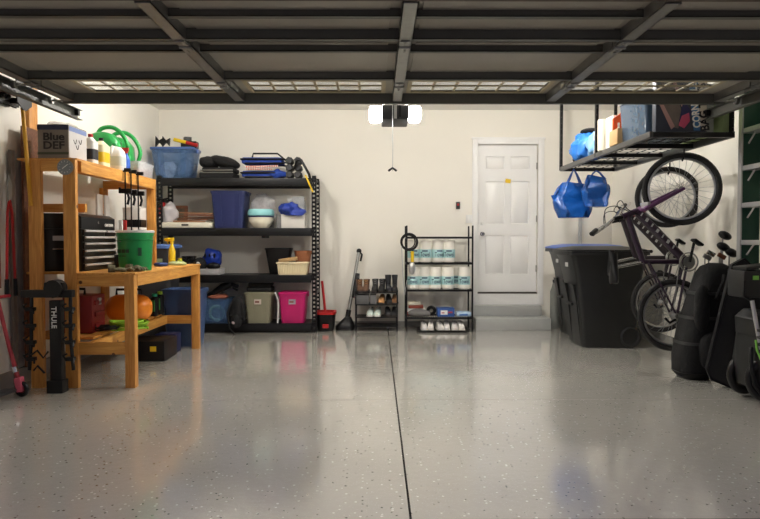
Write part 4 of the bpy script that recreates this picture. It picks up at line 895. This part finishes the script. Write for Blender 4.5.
for k, px in enumerate((413.5, 425.5, 438, 449)): spots.append((px, 8.25, wz[1], ['leftmost', 'second from left', 'third from left', 'rightmost'][k]+' paper towel roll on the upper towel tier'))
for k, px in enumerate((413, 424, 435.5, 448, 464.3)): spots.append((px, 8.22, wz[2], ['leftmost', 'second from left', 'middle', 'fourth from left', 'rightmost'][k]+' front paper towel roll on the lower towel tier'))
spots.append((456, 8.40, wz[2], 'paper towel roll set back in the gap on the lower towel tier'))
for k, (px, y, z, lab) in enumerate(spots):
    o = towel if k == 0 else copy_tree(towel)
    o.location = (ax(px, y), y, z); o.rotation_euler = (0, 0, random.Random(k).uniform(-.22, .22)); o['label'] = lab; o['group'] = 'paper towel rolls on the wire shelf'
# bottom tier stuff
y = 8.25
for k, (a, b, col, rz) in enumerate(((406.5, 425, mat('red_wrap', (188, 70, 50), .5), 0), (407, 426, WHITEP, .1), (409, 424, mat('brick_wrap', (168, 84, 66), .5), -.1), (408, 421, CREAM, .08))):
    c, w = span(a, b, y); carton(('red flat packet, lowest of the stack on the wire shelf', 'white flat packet resting on the red packet, wire shelf', 'brick red packet, third up in the stack on the wire shelf', 'cream packet, topmost of the stack on the wire shelf')[k], (c+.0, y+.12, wz[3]+.001+.045*k), w, .12, .042, col, rz=rz*.5, name='packet', bev=.008)
c, w = span(408, 430, 8.2); S1('grey_cloth', MB().sph((0, 0, .035), (w/2, .09, .06), 12, nz=.02, ns=9, seed=7, flat=0), mat('grey_fleece', (112, 110, 108), .9), 'grey folded cloth heaped in front of the packets', 'cloth', (c, 8.2, wz[3]+.001))
S1('black_roll', MB().torus((0, 0, .065), .045, .022, (.3, 1, 0), 24, 8), BLACK, 'black coiled roll on the wire shelf beside the blue box', 'coil', (ax(431.5, 8.3), 8.3, wz[3]+.001))
c, w = span(437, 454, 8.22); t = T('wipes_box', 'blue box with a white logo panel on the lowest wire tier', 'box', (c, 8.22, wz[3]))
P('carton', MB().bb(-w/2, w/2, -.09, .09, 0, .115, .004), mat('box_blue', (48, 84, 150), .5), t); P('logo_panel', MB().bb(-.07, .02, -.092, -.09, .03, .085), WHITEP, t); P('logo_mark', MB().bb(.03, .085, -.092, -.09, .05, .07).bb(-.06, -.02, -.094, -.092, .045, .06), mat('logo_red', (176, 60, 66), .5), t)
c, w = span(456, 471, 8.22); t = T('tissue_pack', 'pale blue and white soft pack at the right of the lowest wire tier', 'pack', (c, 8.22, wz[3]+.001))
P('pack', MB().bb(-w/2, w/2, -.08, .08, 0, .06, .02), mat('pale_blue_pack', (182, 206, 226), .4, var=.2), t); P('print', MB().bb(-.06, .05, -.083, -.08, .015, .035), mat('logo_blue', (60, 110, 180)), t)
# boot tray with sneakers
c, w = span(418, 474, 8.08)
t = T('boot_tray', 'black shallow boot tray on the floor under the wire shelf', 'tray', (c-.03, 8.16, 0.0)); m = MB(); m.loft([rr(0, w-.1, .3, .05), rr(.03, w-.04, .36, .06), rr(.03, w-.07, .33, .05), rr(.008, w-.12, .28, .04)]); P('body', m, BLACK, t)
for k, px in enumerate((424.5, 431.5, 440.5, 447.5, 455.5, 462)):
    lab = ('left', 'right')[k % 2]+' shoe of the '+('first white sneaker pair in the boot tray', 'middle white sneaker pair in the boot tray', 'last white sneaker pair in the boot tray')[k//2]
    sneaker('sneaker', lab, (ax(px, 8.08), 8.17, .01), random.Random(k).uniform(-.1, .1), mat('sneaker_white', (216, 212, 208), .7, var=.15, scale=25), (WSOLE, WSOLE, WSOLE)[k//2], L=.27, h=.1, w=.09, lace=DGREY)
# cable + work light on wire shelf post
y = 8.06; cx_ = ax(408.5, y)
t = T('hanging_work_light', 'hanging work light with black cable coil on the wire shelf post', 'work light', (cx_, y, az(242, y)))
m = MB()
for k in range(3): m.torus((.0+.004*k, -.01*k, 0), .1+.012*(k-1), .008, (.25*(k-1), 1, .1), 28, 6)
P('cable_coil', m, BLACK, t); P('cable', MB().tube([(-.09, 0, -.05), (-.075, 0, -.4), (-.05, 0, -.7), (-.02, 0, -.5)], .005, 6), LGREY, t)
P('grip', MB().cyl((.05, -.01, -.12), (.05, -.01, -.26), .022), YELLOW, t); P('lamp_cage', MB().sph((.045, -.01, -.34), (.045, .04, .085), 14), ALU, t)
# ------------------------------------------------------------------ right: rolling bins
BK = mat('bin_black', (19, 20, 20), .45, var=.08)
def rolling_bin(name, label, xf, y0, y1, xb, h, lidm, rz=0):
    t = T(name, label, 'bin', (xf, (y0+y1)/2, 0), rz); W = y1-y0; D = xb-xf
    def ring(z, xa, xb_, w, r=.05): return rr(z, xb_-xa, w, r, (xa+xb_)/2, 0)
    P('body', MB().loft([ring(0, .17, D-.12, W*.82), ring(.03, .16, D-.11, W*.84), ring(h*.48, .11, D-.07, W*.9), ring(h*.7, .08, D-.04, W*.9), ring(h*.88, .03, D, W*.97), ring(h*.93, .0, D, W)]), BK, t)
    P('rim', MB().loft([ring(h*.915, -.03, D+.02, W+.05), ring(h*.95, -.03, D+.02, W+.05)]), BK, t)
    lid = P('lid', MB().loft([ring(h*.952, -.035, D+.0, W+.06, .07), ring(h*.967, -.035, D, W+.06, .07), ring(h*.985, .03, D-.06, W-.06, .1), ring(h, .15, D-.2, W-.2, .1)]), lidm, t)
    P('hinge_bar', MB().cyl((D+.04, -W*.45, h*.95), (D+.04, W*.45, h*.95), .018), BK, t)
    for s in (-1, 1): P('wheel', MB().torus((D-.17, s*W*.40, .125), .095, .03, (0, 1, 0), 28, 8).cyl((D-.17, s*W*.40-.02, .125), (D-.17, s*W*.40+.02, .125), .08), BK, t)
    # moulded recess ribs on the front and the front corners
    P('front_rib', MB().loft([[(.18+q, -W*.3, .03), (.18+q, -W*.12, .03), (.2+q, -W*.12, .03), (.2+q, -W*.3, .03)] if 0 else [(x_, a, z) for x_, a in ((xo-.03, -W*.33), (xo-.03, -W*.15), (xo+.06, -W*.15), (xo+.06, -W*.33))] for z, xo, q in ((.02, .19, 0), (h*.45, .13, 0), (h*.62, .09, 0))]), BK, t)
    P('front_rib', MB().loft([[(x_, a, z) for x_, a in ((xo-.03, W*.33), (xo-.03, W*.15), (xo+.06, W*.15), (xo+.06, W*.33))] for z, xo in ((.02, .19), (h*.45, .13), (h*.62, .09))]), BK, t)
    P('grab_bar', MB().cyl((.09, -W*.15, h*.42), (.09, W*.15, h*.42), .016), BK, t)
    P('sticker', MB().bb(.0, .004, -W*.34, -W*.18, h*.8, h*.84), LGREY, t)
    return t
y0 = 6.72
rolling_bin('rolling_bin', 'large black rolling bin with a black lid, nearer the camera', ax(566, 6.95), 6.78, 7.4, ax(566, 6.95)+.86, 1.13, BK, .0)
rolling_bin('rolling_bin', 'black rolling bin with a blue lid, closer to the back wall', ax(556, 7.75), 7.56, 8.16, ax(556, 7.75)+.84, 1.15, mat('recycle_blue', (70, 112, 205), .4), .0)
t = T('grey_canister', 'slim grey canister standing behind the bins near the entry steps', 'canister', (ax(555.5, 8.42), 8.42, 0)); P('body', MB().lathe([(.06, 0), (.065, .02), (.065, .5), (.04, .58), (.03, .62)], (0, 0, 0), 18), mat('canister_grey', (120, 122, 118), .5), t); P('cap', MB().cyl((0, 0, .62), (0, 0, .66), .034), DGREY, t)
# ------------------------------------------------------------------ hanging ceiling rack
KX0, KX1, KY0, KY1 = 2.21, 2.86, 5.0, 7.45
KZ = az(131, 5.0)
t = T('ceiling_rack', 'black ceiling-hung storage rack loaded with boxes along the right wall', 'rack', (0, 0, 0))
for x in (KX0, KX1): P('side_rail', MB().bb(x-.02, x+.02, KY0, KY1, KZ-.05, KZ, .004), mat('rack_grey', (84, 84, 82), .4, metal=.3), t)
for k, y in enumerate((KY0, 5.6, 6.2, 6.8, KY1)): P('cross_rail', MB().bb(KX0, KX1, y-.02, y+.02, KZ-.05, KZ-.01, .004), BLKM, t)
m = MB()
for k in range(16): y = KY0+.05+(KY1-KY0-.1)*k/15; m.bb(KX0, KX1, y-.003, y+.003, KZ-.008, KZ-.002)
for k in range(6): x = KX0+.05+(KX1-KX0-.1)*k/5; m.bb(x-.003, x+.003, KY0, KY1, KZ-.012, KZ-.006)
P('wire_deck', m, BLKM, t)
for x in (KX0, KX1):
    for y in (KY1, 6.25) if x == KX0 else (KY1, KY0):
        m = MB(); m.bb(x-.02, x-.016, y-.02, y+.02, KZ-.04, HC).bb(x-.02, x+.02, y+.016, y+.02, KZ-.04, HC)
        for k in range(int((HC-KZ)/.07)): m.bb(x-.017, x+.0, y-.02, y+.02, KZ+.03+.07*k, KZ+.04+.07*k)
        P('hanger_post', m, BLKM, t)
P('ceiling_angle', MB().bb(KX0-.02, KX1+.02, KY1-.02, KY1+.02, HC-.012, HC-.001).bb(KX0-.02, KX0+.02, KY0, KY1, HC-.012, HC-.001), DGREY, t)
# hooks carrying bikes
# items on the ceiling rack
K = KZ+.002
t = T('storage_tote', 'translucent blue-grey tote at the near left corner of the ceiling rack', 'storage bin', (ax(636, 5.35), 5.42, K))
M_ = clear_mat('smoke_blue_plastic', (88, 112, 136), .7)
# set left of the game box: spans x 622-650 at y=5.25
xa, xb = ax(623, 5.06), ax(651, 5.06)
t.location = (2.475, 5.42, K)
tw = .53
P('body', MB().loft([rr(0, tw*.92, .5, .02), rr(.34, tw, .54, .03)]), M_, t); P('lid', MB().loft([rr(.342, tw+.02, .56, .03), rr(.37, tw+.02, .56, .03)]), LGREY, t)
for k in range(5): P('content', MB().box((-tw*.32+tw*.16*k, -.1, .16), (tw*.12, .2, .28), (0, .05*(k-2), 0), bev=.01), (NAVY, DGREY, GREY, mat('slate_cloth', (70, 86, 104), .8), DGREY)[k], t)
ga, gb = ax(652.5, 5.06), ax(703, 5.06)
t = T('game_box', 'flat printed cornhole bag toss box on the near end of the ceiling rack', 'box', ((ga+gb)/2, 5.03, K))
gw = gb-ga; gh = .42
P('carton', MB().bb(-gw/2, gw/2, 0, .07, 0, gh, .003), mat('game_navy', (52, 58, 72), .5, var=.3, scale=6), t)
def quad(pts, y=-.001, th=.0015): return MB().prism(pts, 'y', y-th, y)
P('print_board', quad([(-gw*.5, gh*.72), (-gw*.38, gh), (-gw*.16, gh), (gw*.02, gh*.3), (-gw*.06, gh*.06), (-gw*.22, gh*.1)]), mat('print_tan', (108, 98, 92), .6, var=.35, scale=10), t)
P('print_stripe', quad([(-gw*.49, gh*.62), (-gw*.49, gh*.76), (-gw*.13, gh*.1), (-gw*.2, gh*.04)], -.003), mat('print_pink', (178, 140, 136), .6), t)
P('print_stripe', quad([(-gw*.2, gh*.98), (-gw*.13, gh*.98), (gw*.14, gh*.35), (gw*.1, gh*.22)], -.003), mat('print_pink'," ") if 0 else MC['print_pink'], t)
P('print_triangle', quad([(-gw*.05, gh*.2), (gw*.03, gh*.62), (gw*.2, gh*.36), (gw*.06, gh*.04)], -.004), mat('print_navy', (34, 36, 84), .5), t)
P('print_bag', quad([(-gw*.06, gh*.12), (gw*.0, gh*.3), (gw*.14, gh*.36), (gw*.16, gh*.2), (gw*.05, gh*.06)], -.006), mat('print_rose', (188, 72, 106), .5), t)
P('title_band', quad([(gw*.12, gh), (gw*.24, gh*.02), (gw*.38, gh*.02), (gw*.3, gh)], -.004), mat('band_blue', (52, 110, 160), .5), t)
P('title_band', quad([(gw*.3, gh), (gw*.385, gh*.02), (gw*.5, gh*.02), (gw*.47, gh)], -.004), mat('band_cream', (214, 206, 190), .5), t)
text('CORNHOLE', .36, .065, (gw*.25, -.008, gh*.5), WHITEP, t, spin=PI/2+.12, bold=.03)
text('BAG TOSS', .38, .075, (gw*.41, -.008, gh*.47), mat('ink_black', (24, 24, 28), .5), t, spin=PI/2+.1, bold=.03)
P('side_panel', MB().bb(gw/2, gw/2+.002, .005, .065, 0.01, gh-.01), mat('pale_side', (150, 156, 146), .5), t)
S1('green_board', MB().bb(-.025, .025, 0, .7, 0, .42), mat('pale_green_card', (150, 170, 120), .6), 'narrow pale green board at the wall side of the game box', 'board', (2.825, 5.03, K))
S1('frosted_sheet', MB().bb(-.045, .03, 0, .6, 0, .40), mat('frost_grey', (150, 154, 148), .5), 'frosted grey panel between the game box and the pale green board', 'panel', (ax(708, 5.1), 5.1, K))
y = 5.95
t = T('hand_vacuum', 'orange and white handheld tool box on the ceiling rack beside the blue-grey tote', 'box', (ax(613, y), y, K+.0))
P('body', MB().bb(-.05, .07, -.1, .1, 0, .3, .01), WHITEP, t); P('orange_shell', MB().prism([(-.06, .06), (-.06, .26), (.0, .3), (.05, .36), (.05, .12), (.03, .06)], 'y', -.13, -.101), ORANGE, t); P('slot', MB().bb(-.02, 0, -.135, -.131, .1, .22, .004), WHITEP, t)
y = 6.1
t = T('paper_roll', 'white roll with a dark red edge standing on the ceiling rack', 'roll', (ax(604, y), y, K)); P('roll', MB().cyl((0, 0, 0), (0, 0, .3), .07, n=24), CREAM, t); P('edge_strip', MB().bb(.055, .085, -.04, .02, 0, .31, .004), DRED, t)
carton('white carton at the back beside the white roll on the ceiling rack', (2.35, 6.4, K), .14, .3, .26, WHITEP)
carton('cardboard box low on the ceiling rack between the orange tool and the tote', (ax(627, 5.75), 5.75, K), .28, .2, .14, CARD)
S1('green_wire', MB().tube([(0, 0, 0), (.05, .0, .09), (.02, 0, .2), (.08, 0, .28), (.16, .0, .3)], .004, 6), mat('teal_wire', (50, 130, 110), .5), 'thin green wire loop rising behind the blue bags on the ceiling rack', 'wire', (ax(590, 7.1), 7.1, K+.13))
y = 6.95
for k, (px, yy, z, s, m_, lab, sd) in enumerate(((582, 6.95, .0, (.15, .16, .19), mat('bright_blue_film', (50, 120, 205), .35, var=.25), 'bright blue plastic bag bulging at the far end of the ceiling rack', 3),
    (597, 6.6, .0, (.12, .16, .17), mat('blue_white_film', (120, 170, 224), .4, var=.55, scale=10), 'blue and white plastic bag in front of the bright blue bag', 7))):
    S1('plastic_bag', MB().sph((0, 0, s[2]*.75), s, 16, nz=.055, ns=10, seed=sd, flat=.001), m_, lab, 'bag', (ax(px, yy)+.03, yy, K+z))
S1('black_case', MB().sph((0, 0, 0), (.1, .12, .035), 12), BLKF, 'black flat pouch lying on top of the bright blue bag', 'pouch', (ax(590, 6.9), 6.95, K+.335))
t = T('headlamp', 'black and yellow power tool at the far left corner of the ceiling rack', 'power tool', (ax(576, 7.2)+.03, 7.2, K)); P('body', MB().sph((0, 0, .06), (.08, .07, .06), 12, flat=.001), BLACK, t); P('dial', MB().torus((.02, -.06, .07), .03, .01, (0, 1, 0), 20, 6), YELLOW, t); P('handle', MB().tube([(-.05, 0, .08), (-.04, 0, .13), (.05, 0, .13), (.06, 0, .08)], .014, 8), BLACK, t)
t.name = 'power_tool'
# blue shopping bags hanging from the far rail
IB = mat('glossy_blue_bag', (16, 78, 156), .25, var=.3, bump=1, bscale=22)
def shopbag(label, loc, w, d, h, rz, seed, strap):
    t = T('hanging_bag', label, 'bag', loc, rz)
    m = MB(); R = []
    for i in range(17):
        f = i/16; z = -h*(1-f); ww = w*(.74+.3*math.sin(PI*min(.6, f*.95)))*(1-.42*max(0, f-.5)**1.3/.41); dd = d*(1-.55*f)
        ring = []
        for (x, y_, _) in rr(0, ww, dd, dd*.48, n=12):
            for_ = noise.noise(Vector((x*7, f*3, seed)))*.06+noise.noise(Vector((x*22, f*4, seed+5)))*.035
            ring.append((x+.02*noise.noise(Vector((f*5, x*4, seed+9))), y_+for_*(1 if y_ < 0 else -1), z+.05*noise.noise(Vector((x*5, seed, f)))*(1 if f > .8 else .25)))
        R.append(ring)
    m.loft(R); P('body', m, IB, t)
    for s in (-1, 1):
        P('strap', MB().tube([(-.09, s*.03, -.04), (-.03, s*.01, strap*.6), (0, 0, strap), (.04, s*.01, strap*.6), (.1, s*.03, -.04)], .009, 6), mat('blue_webbing', (46, 84, 160), .6), t)
    P('corner_ear', MB().prism([(-w*.36, -h*.3), (-w*.58, -h*.36), (-w*.52, -h*.5), (-w*.42, -h*.75)], 'y', -.01, .01), IB, t)
    return t
yb = 7.3
zb = KZ-.06
shopbag('big glossy blue shopping bag hanging left under the ceiling rack', (ax(573, yb), yb-.0, az(183, yb)), .47, .26, az(183, yb)-az(218, yb), .1, 1, zb-az(183, yb)+.02)
shopbag('dark blue shopping bag hanging right behind the big glossy one', (ax(597, 7.0), 7.05, az(176, 7.05)), .3, .18, az(176, 7.05)-az(207, 7.05), -.2, 4, .06)
# ------------------------------------------------------------------ bikes
TY = mat('tyre_rubber', (28, 27, 27), .7); SP = mat('spoke_wire', (170, 170, 170), .35, metal=.6)
def bike(label, loc, frame_m, fork_m, turn, seed, rot=0):
    t = T('bicycle', label, 'bicycle', loc, 0, None, (0, 0, rot))
    RH = Vector((0, 0, 0)); BB_ = Vector((.1, 0, .46)); FH = Vector((.05, 0, 1.085)); HL = Vector((-.33, 0, .895)); HT = Vector((-.44, 0, .85)); ST_ = Vector((-.27, 0, .46)); 
    def wheel(c, tilt):
        n = Vector((math.sin(tilt), math.cos(tilt), 0))
        w = P('wheel', MB().torus(c, .315-.025, .025, n, 48, 8), TY, t)
        P('rim', MB().torus(c, .258, .011, n, 48, 6), ALU, w)
        m = MB(); u = n.orthogonal().normalized(); v = n.cross(u)
        for k in range(28):
            a = 2*PI*k/28; b = a+(.5 if k % 2 else -.5); m.tube([c+n*.02*(1 if k % 4 < 2 else -1)+(u*math.cos(b)+v*math.sin(b))*.025, c+(u*math.cos(a)+v*math.sin(a))*.255], .0017, 4)
        P('spokes', m, SP, w); P('hub', MB().cyl(c-n*.05, c+n*.05, .02), STEEL, w)
    wheel(RH, 0); wheel(FH, turn)
    m = MB(); m.tube([BB_, HL], .036, 12); m.tube([ST_, HT.lerp(HL, .25)], .025, 12); m.tube([BB_, ST_], .021, 12); m.cyl(HL.lerp(HT, -.08), HT.lerp(HL, -.1), .026)
    for s in (-1, 1):
        m.tube([BB_+Vector((0, s*.03, 0)), RH+Vector((0, s*.06, 0))], .011, 8); m.tube([ST_.lerp(BB_, .12)+Vector((0, s*.015, 0)), RH+Vector((0, s*.06, 0))], .009, 8)
    P('frame', m, frame_m, t)
    m = MB(); ft = HL.lerp(HT, -.12)
    for s in (-1, 1):
        crn = ft+Vector((.03, s*.065, .01)); m.tube([ft, crn, crn.lerp(FH+Vector((0, s*.055, 0)), .5), FH+Vector((0, s*.055, 0))], [.02, .022, .018, .013], 10)
    P('fork', m, fork_m, t)
    P('seat_post', MB().cyl(ST_, Vector((-.51, 0, .41)), .014), CHROME, t)
    m = MB(); m.loft([[(-.52-.032*k_, y_, z_) for y_, z_, k_ in r] for r in [[(w*math.cos(a), zc, math.sin(a)) for a in [2*PI*j/12 for j in range(12)]] for zc, w in ((.27, .03), (.285, .07), (.33, .078), (.41, .045), (.47, .024), (.52, .018), (.54, .008))]])
    P('saddle', m, BLACK, t)
    # crank set
    m = MB(); m.torus(BB_+Vector((0, -.05, 0)), .078, .006, (0, 1, 0), 32, 6); m.cyl(BB_+Vector((0, -.058, 0)), BB_+Vector((0, -.044, 0)), .05); m.torus(BB_+Vector((0, -.035, 0)), .058, .005, (0, 1, 0), 28, 6); P('chainring', m, STEEL, t)
    a = 1.75
    for s in (-1, 1):
        e = BB_+Vector((math.cos(a)*.17*-s*-1, s*.075, math.sin(a)*.17*-s)); P('crank', MB().tube([BB_+Vector((0, s*.065, 0)), e], .012, 8), BLACK, t); P('pedal', MB().box(e+Vector((0, s*.05, 0)), (.085, .08, .022), (0, .6, 0), bev=.005), BLACK, t)
    P('chain', MB().tube([BB_+Vector((.078, -.05, 0)), RH+Vector((.035, -.05, .0)), RH+Vector((0, -.05, -.04)), RH+Vector((-.035, -.05, 0)), BB_+Vector((-.078, -.05, 0))], .004, 5), STEEL, t)
    P('cassette', MB().lathe([(.05, -.045), (.02, -.07)], (0, 0, 0), 20, (0, 1, 0)).torus((0, -.045, 0), .048, .004, (0, 1, 0), 24, 5), STEEL, t); P('derailleur', MB().tube([RH+Vector((-.01, -.06, -.03)), RH+Vector((-.06, -.06, -.06)), RH+Vector((-.1, -.06, -.02))], .011, 8), BLACK, t)
    # handlebar
    hc = HT+Vector((-.085, 0, -.02)); d = Vector((-.62, -.7, -.33)).normalized()
    P('stem', MB().tube([HT.lerp(HL, -.12), hc], .018, 10), BLACK, t)
    m = MB(); m.tube([hc-d*.3+Vector((-.03, 0, .02)), hc-d*.1, hc, hc+d*.1, hc+d*.3+Vector((-.05, 0, -.02))], .013, 10); P('handlebar', m, CHROME, t)
    for s in (-1, 1):
        e = hc+d*.3*s+Vector((-.04, 0, 0)); g = d*s
        P('grip', MB().cyl(e-g*.13*0, e+g*.1, .018), BLACK, t); b = hc+d*.2*s
        P('brake_lever', MB().tube(cr([b, b+Vector((.03, 0, .03)), b+g*.12+Vector((.03, 0, .045))]), .007, 6), ALU, t)
        P('brake_cable', MB().tube(cr([b+Vector((0, 0, .01)), b.lerp(HT, .3)+Vector((-.05, 0, .09+.02*s)), b.lerp(HT, .6)+Vector((-.02, 0, .12)), HT+Vector((.02, .03*s, .06)), HL+Vector((.03, .03*s, -.05)), HL.lerp(BB_, .3)+Vector((-.02, .03*s, 0))], 8), .004, 6), BLACK, t)
    P('brake', MB().box(ft+Vector((.06, 0, .05)), (.03, .15, .04), bev=.008), ALU, t)
    # printed stripe on the down tube
    u = (HL-BB_).normalized(); 
    for k in range(7):
        c_ = BB_+u*(.18+.065*k); n_ = Vector((0, -1, 0)); P('frame_lettering', MB().box(c_+Vector((0, -.036, 0)), (.012+.012*(k % 2), .004, .03), (0, .55, 0)), LGREY, t)
    return t
rh = at(673.5, 315, 5.75); PURP = mat('dark_purple_paint', (44, 22, 46), .3, coat=.3)
bike('dark purple mountain bike hanging vertically by its front wheel, nearest', rh, PURP, mat('purple_fork', (92, 52, 92), .3), .42, 1).scale = (1.08, 1.08, 1.08)
rh2 = at(661, 302, 6.4); bike('dark mountain bike with a red fork hanging behind the purple one', rh2, mat('charcoal_paint', (44, 34, 40), .35), mat('red_fork', (176, 60, 66), .35), .3, 2)
for k, (r, o) in enumerate(((rh, .0), (rh2, .0))):
    top = r+Vector((.05, 0, 1.085+.3))*(1.08 if k == 0 else 1)-Vector((0, 0, .03)); z2 = KZ-.052
    S1('bike_hook', MB().tube([(0, 0, z2-top.z), (0, 0, .03), (.0, 0, -.02), (.0, .03, -.055), (.0, .05, -.03)], .008, 8), BLACK, ('black hook holding the nearest bicycle wheel', 'black hook holding the rear bicycle wheel')[k], 'hook', top+Vector((.0, -.045, .02)))
# ------------------------------------------------------------------ ladder parallel to the wall
LX = 3.112
t = T('step_ladder', 'green fibreglass step ladder with aluminium treads standing against the right wall', 'ladder', (0, 0, 0))
GL = mat('ladder_green', (22, 74, 54), .45)
for y in (5.12, 4.62): P('rail', MB().bb(LX-.1, LX+.055, y, y+.03, .0, 2.9 if y > 5 else 2.9, .003), GL, t)
P('rail_edge', MB().bb(LX-.112, LX-.1, 5.11, 5.16, 0, 2.9), ALU, t)
P('rear_rail', MB().bb(LX+.06, LX+.09, 5.05, 5.08, 0, 2.8), ALU, t); P('rear_rail', MB().bb(LX+.06, LX+.09, 4.66, 4.69, 0, 2.8), ALU, t)
for k in range(9):
    z = az(128, 5.1)-k*.305+.0
    if z < .15: break
    m = MB(); m.bb(LX-.105, LX+.02, 4.65, 5.12, z-.04, z, .003); m.tube([(LX-.06, 5.1, z-.12), (LX-.06, 5.0, z-.03)], .008, 6); P('tread', m, ALU, t)
# ------------------------------------------------------------------ golf bag
y = 5.38
t = T('golf_bag', 'black golf travel bag standing upright with club heads out of its top', 'golf bag', (ax(703, y)+.01, y, 0))
lean = .11
def rg(z, w, d, ox=0): return rr(z, w, d, min(w, d)*.35, ox, 0, 5)
P('body', MB().loft([rg(0.02, .24, .24, -.09), rg(.05, .29, .3, -.09), rg(.2, .32, .32, -.08), rg(.45, .33, .31, -.03), rg(.7, .3, .28, .03), rg(.92, .26, .24, .085), rg(.97, .22, .2, .1), rg(1.0, .1, .1, .1)]), BLKF, t)
P('base', MB().loft([rg(0, .22, .24, -.08), rg(.06, .3, .31, -.09)]), BLACK, t)
P('pocket', MB().sph((.0, -.15, .25), (.12, .07, .17), 14, nz=.015, ns=7), BLKF, t)
P('pocket', MB().sph((-.09, -.15, .62), (.07, .05, .2), 14, nz=.01, ns=7), BLKF, t)
for z, w in ((.3, .335), (.52, .33), (.73, .3)): P('strap', MB().loft([rg(z, w+.005, w-.01, -.12+.205*z), rg(z+.025, w+.005, w-.01, -.12+.205*z+.003)]), mat('webbing_black', (44, 44, 44), .6), t)
P('carry_handle', MB().tube([(.1, -.14, .9), (.06, -.2, .85), (.02, -.17, .7)], .014, 8), BLKF, t)
for k, (dx, dy, z, big, m_) in enumerate(((.02, 0, 1.04, 0, STEEL), (.08, .05, 1.07, 0, CHROME), (.2, .05, 1.22, 1, BLACK), (.16, .0, 1.12, 1, BLACK), (.13, -.03, 1.05, 0, mat('brown_club', (110, 64, 40), .4)), (.22, -.02, 1.07, 1, BLACK))):
    c = T('golf_club', ('steel iron club head at the left of the golf bag top', 'shiny iron club head near the middle of the golf bag', 'black driver club, tallest in the golf bag', 'black covered club just below the tallest driver', 'brown-headed club in front in the golf bag', 'black club head at the right of the golf bag')[k], 'golf club', t.location+Vector((dx, dy+.02, .93)))
    P('shaft', MB().cyl((0, 0, 0), (0, 0, z-.93), .006, n=8), STEEL, c)
    P('head', (MB().sph((.02, 0, z-.93+.02), (.06, .045, .035), 12, (0, .5, 0)) if big else MB().box((.02, 0, z-.92), (.075, .02, .04), (0, .5, 0), bev=.008)), m_, c)
# flat black bag / case
y = 5.02
c = at(733, 330, y)
t = T('flat_case', 'flat black tapered case leaning between the golf bag and the mower', 'case', (c.x+.0, y+.0, 0), -.3)
pts = [(-.16, .06), (-.19, .14), (-.11, .55), (-.02, 1.0), (.06, 1.05), (.2, .9), (.24, .1), (.18, .01), (.0, .0)]
m = MB(); m.loft([[(x, -.05, z) for x, z in pts], [(x*1.03+.0, -.03, z) for x, z in pts], [(x*1.03, .04, z) for x, z in pts], [(x, .06, z) for x, z in pts]]); P('body', m, mat('case_black', (20, 20, 21), .6), t)
P('piping', MB().tube([(x*1.02, -.05, z) for x, z in pts], .009, 6, True), BLACK, t); P('handle', MB().tube([(.03, -.05, .62), (.03, -.09, .58), (.04, -.09, .48), (.04, -.05, .44)], .012, 8), BLKF, t)
S1('black_hook_tool', MB().tube([(0, 0, 0), (0, 0, .8), (-.02, 0, .95), (.03, 0, 1.0)], .02, 8).box((0, 0, .75), (.07, .05, .12), bev=.01), BLACK, 'black upright handle piece behind the flat case', 'handle', (ax(735, 5.1), 5.13, 0.0))
# mower, stored upright
y = 4.6
cx0 = ax(757, y)
t = T('lawn_mower', 'black battery lawn mower stored upright at the right edge', 'lawn mower', (2.83, 4.58, 0)); t.scale = (.85, .9, 1)
MB_ = mat('mower_black', (17, 18, 18), .45, var=.1)
P('deck', MB().loft([rr(.12, .26, .34, .08, .02), rr(.3, .34, .46, .1, .05), rr(.5, .32, .46, .1, .07), rr(.66, .24, .4, .08, .08)]), MB_, t)
P('rear_shroud', MB().loft([rr(.5, .22, .36, .06, .0), rr(.62, .2, .34, .05, -.02), rr(.68, .1, .3, .04, 0)]), MB_, t)
P('front_wheel', MB().torus((-.03, -.17, .19), .125, .035, (.35, 1, 0), 36, 10), BLACK, t); P('hub', MB().cyl((-.04, -.2, .19), (-.02, -.14, .19), .05).torus((-.03, -.17, .19), .075, .01, (.35, 1, 0), 28, 6), DGREY, t)
P('front_wheel', MB().torus((.0, .17, .17), .125, .035, (0, 1, 0), 36, 10), BLACK, t)
P('guard', MB().tube([(-.13, -.12, .42), (-.155, -.16, .32), (-.14, -.19, .16), (-.03, -.2, .04), (.1, -.2, .03)], .017, 8), BLACK, t)
for k in range(4): P('rib', MB().box((-.02+.0*k, -.2, .42+.05*k), (.2, .06, .02), (0, -.2, 0), bev=.005), DGREY, t)
P('control_box', MB().bb(-.19, .1, -.1, .14, az(297, y), az(270, y), .02).box((-.02, 0, az(266, y)), (.3, .2, .02), (0, -.1, 0), bev=.006), MB_, t)
P('green_label', MB().box((-.09, -.103, az(277, y)), (.05, .006, .03)), mat('lime_label', (130, 200, 80), .5), t)
hz0, hz1 = az(359, y), az(299, y)
P('handle_tube', MB().cyl((-.07, -.2, hz0), (-.13, -.12, hz1), .017), ALU, t)
P('green_grip', MB().tube([(-.1, -.21, hz0+.03), (-.125, -.19, hz0+.1), (-.13, -.18, hz0+.17)], .009, 8), mat('lime_label', (130, 200, 80), .5), t)
P('grip_loop', MB().torus((.06, -.14, az(312, y)), .075, .014, (.2, 1, 0), 28, 8), BLACK, t)
P('cable', MB().tube([(-.13, -.11, hz1), (-.19, -.1, hz1+.03), (-.17, -.08, hz1+.2)], .012, 6), BLACK, t)
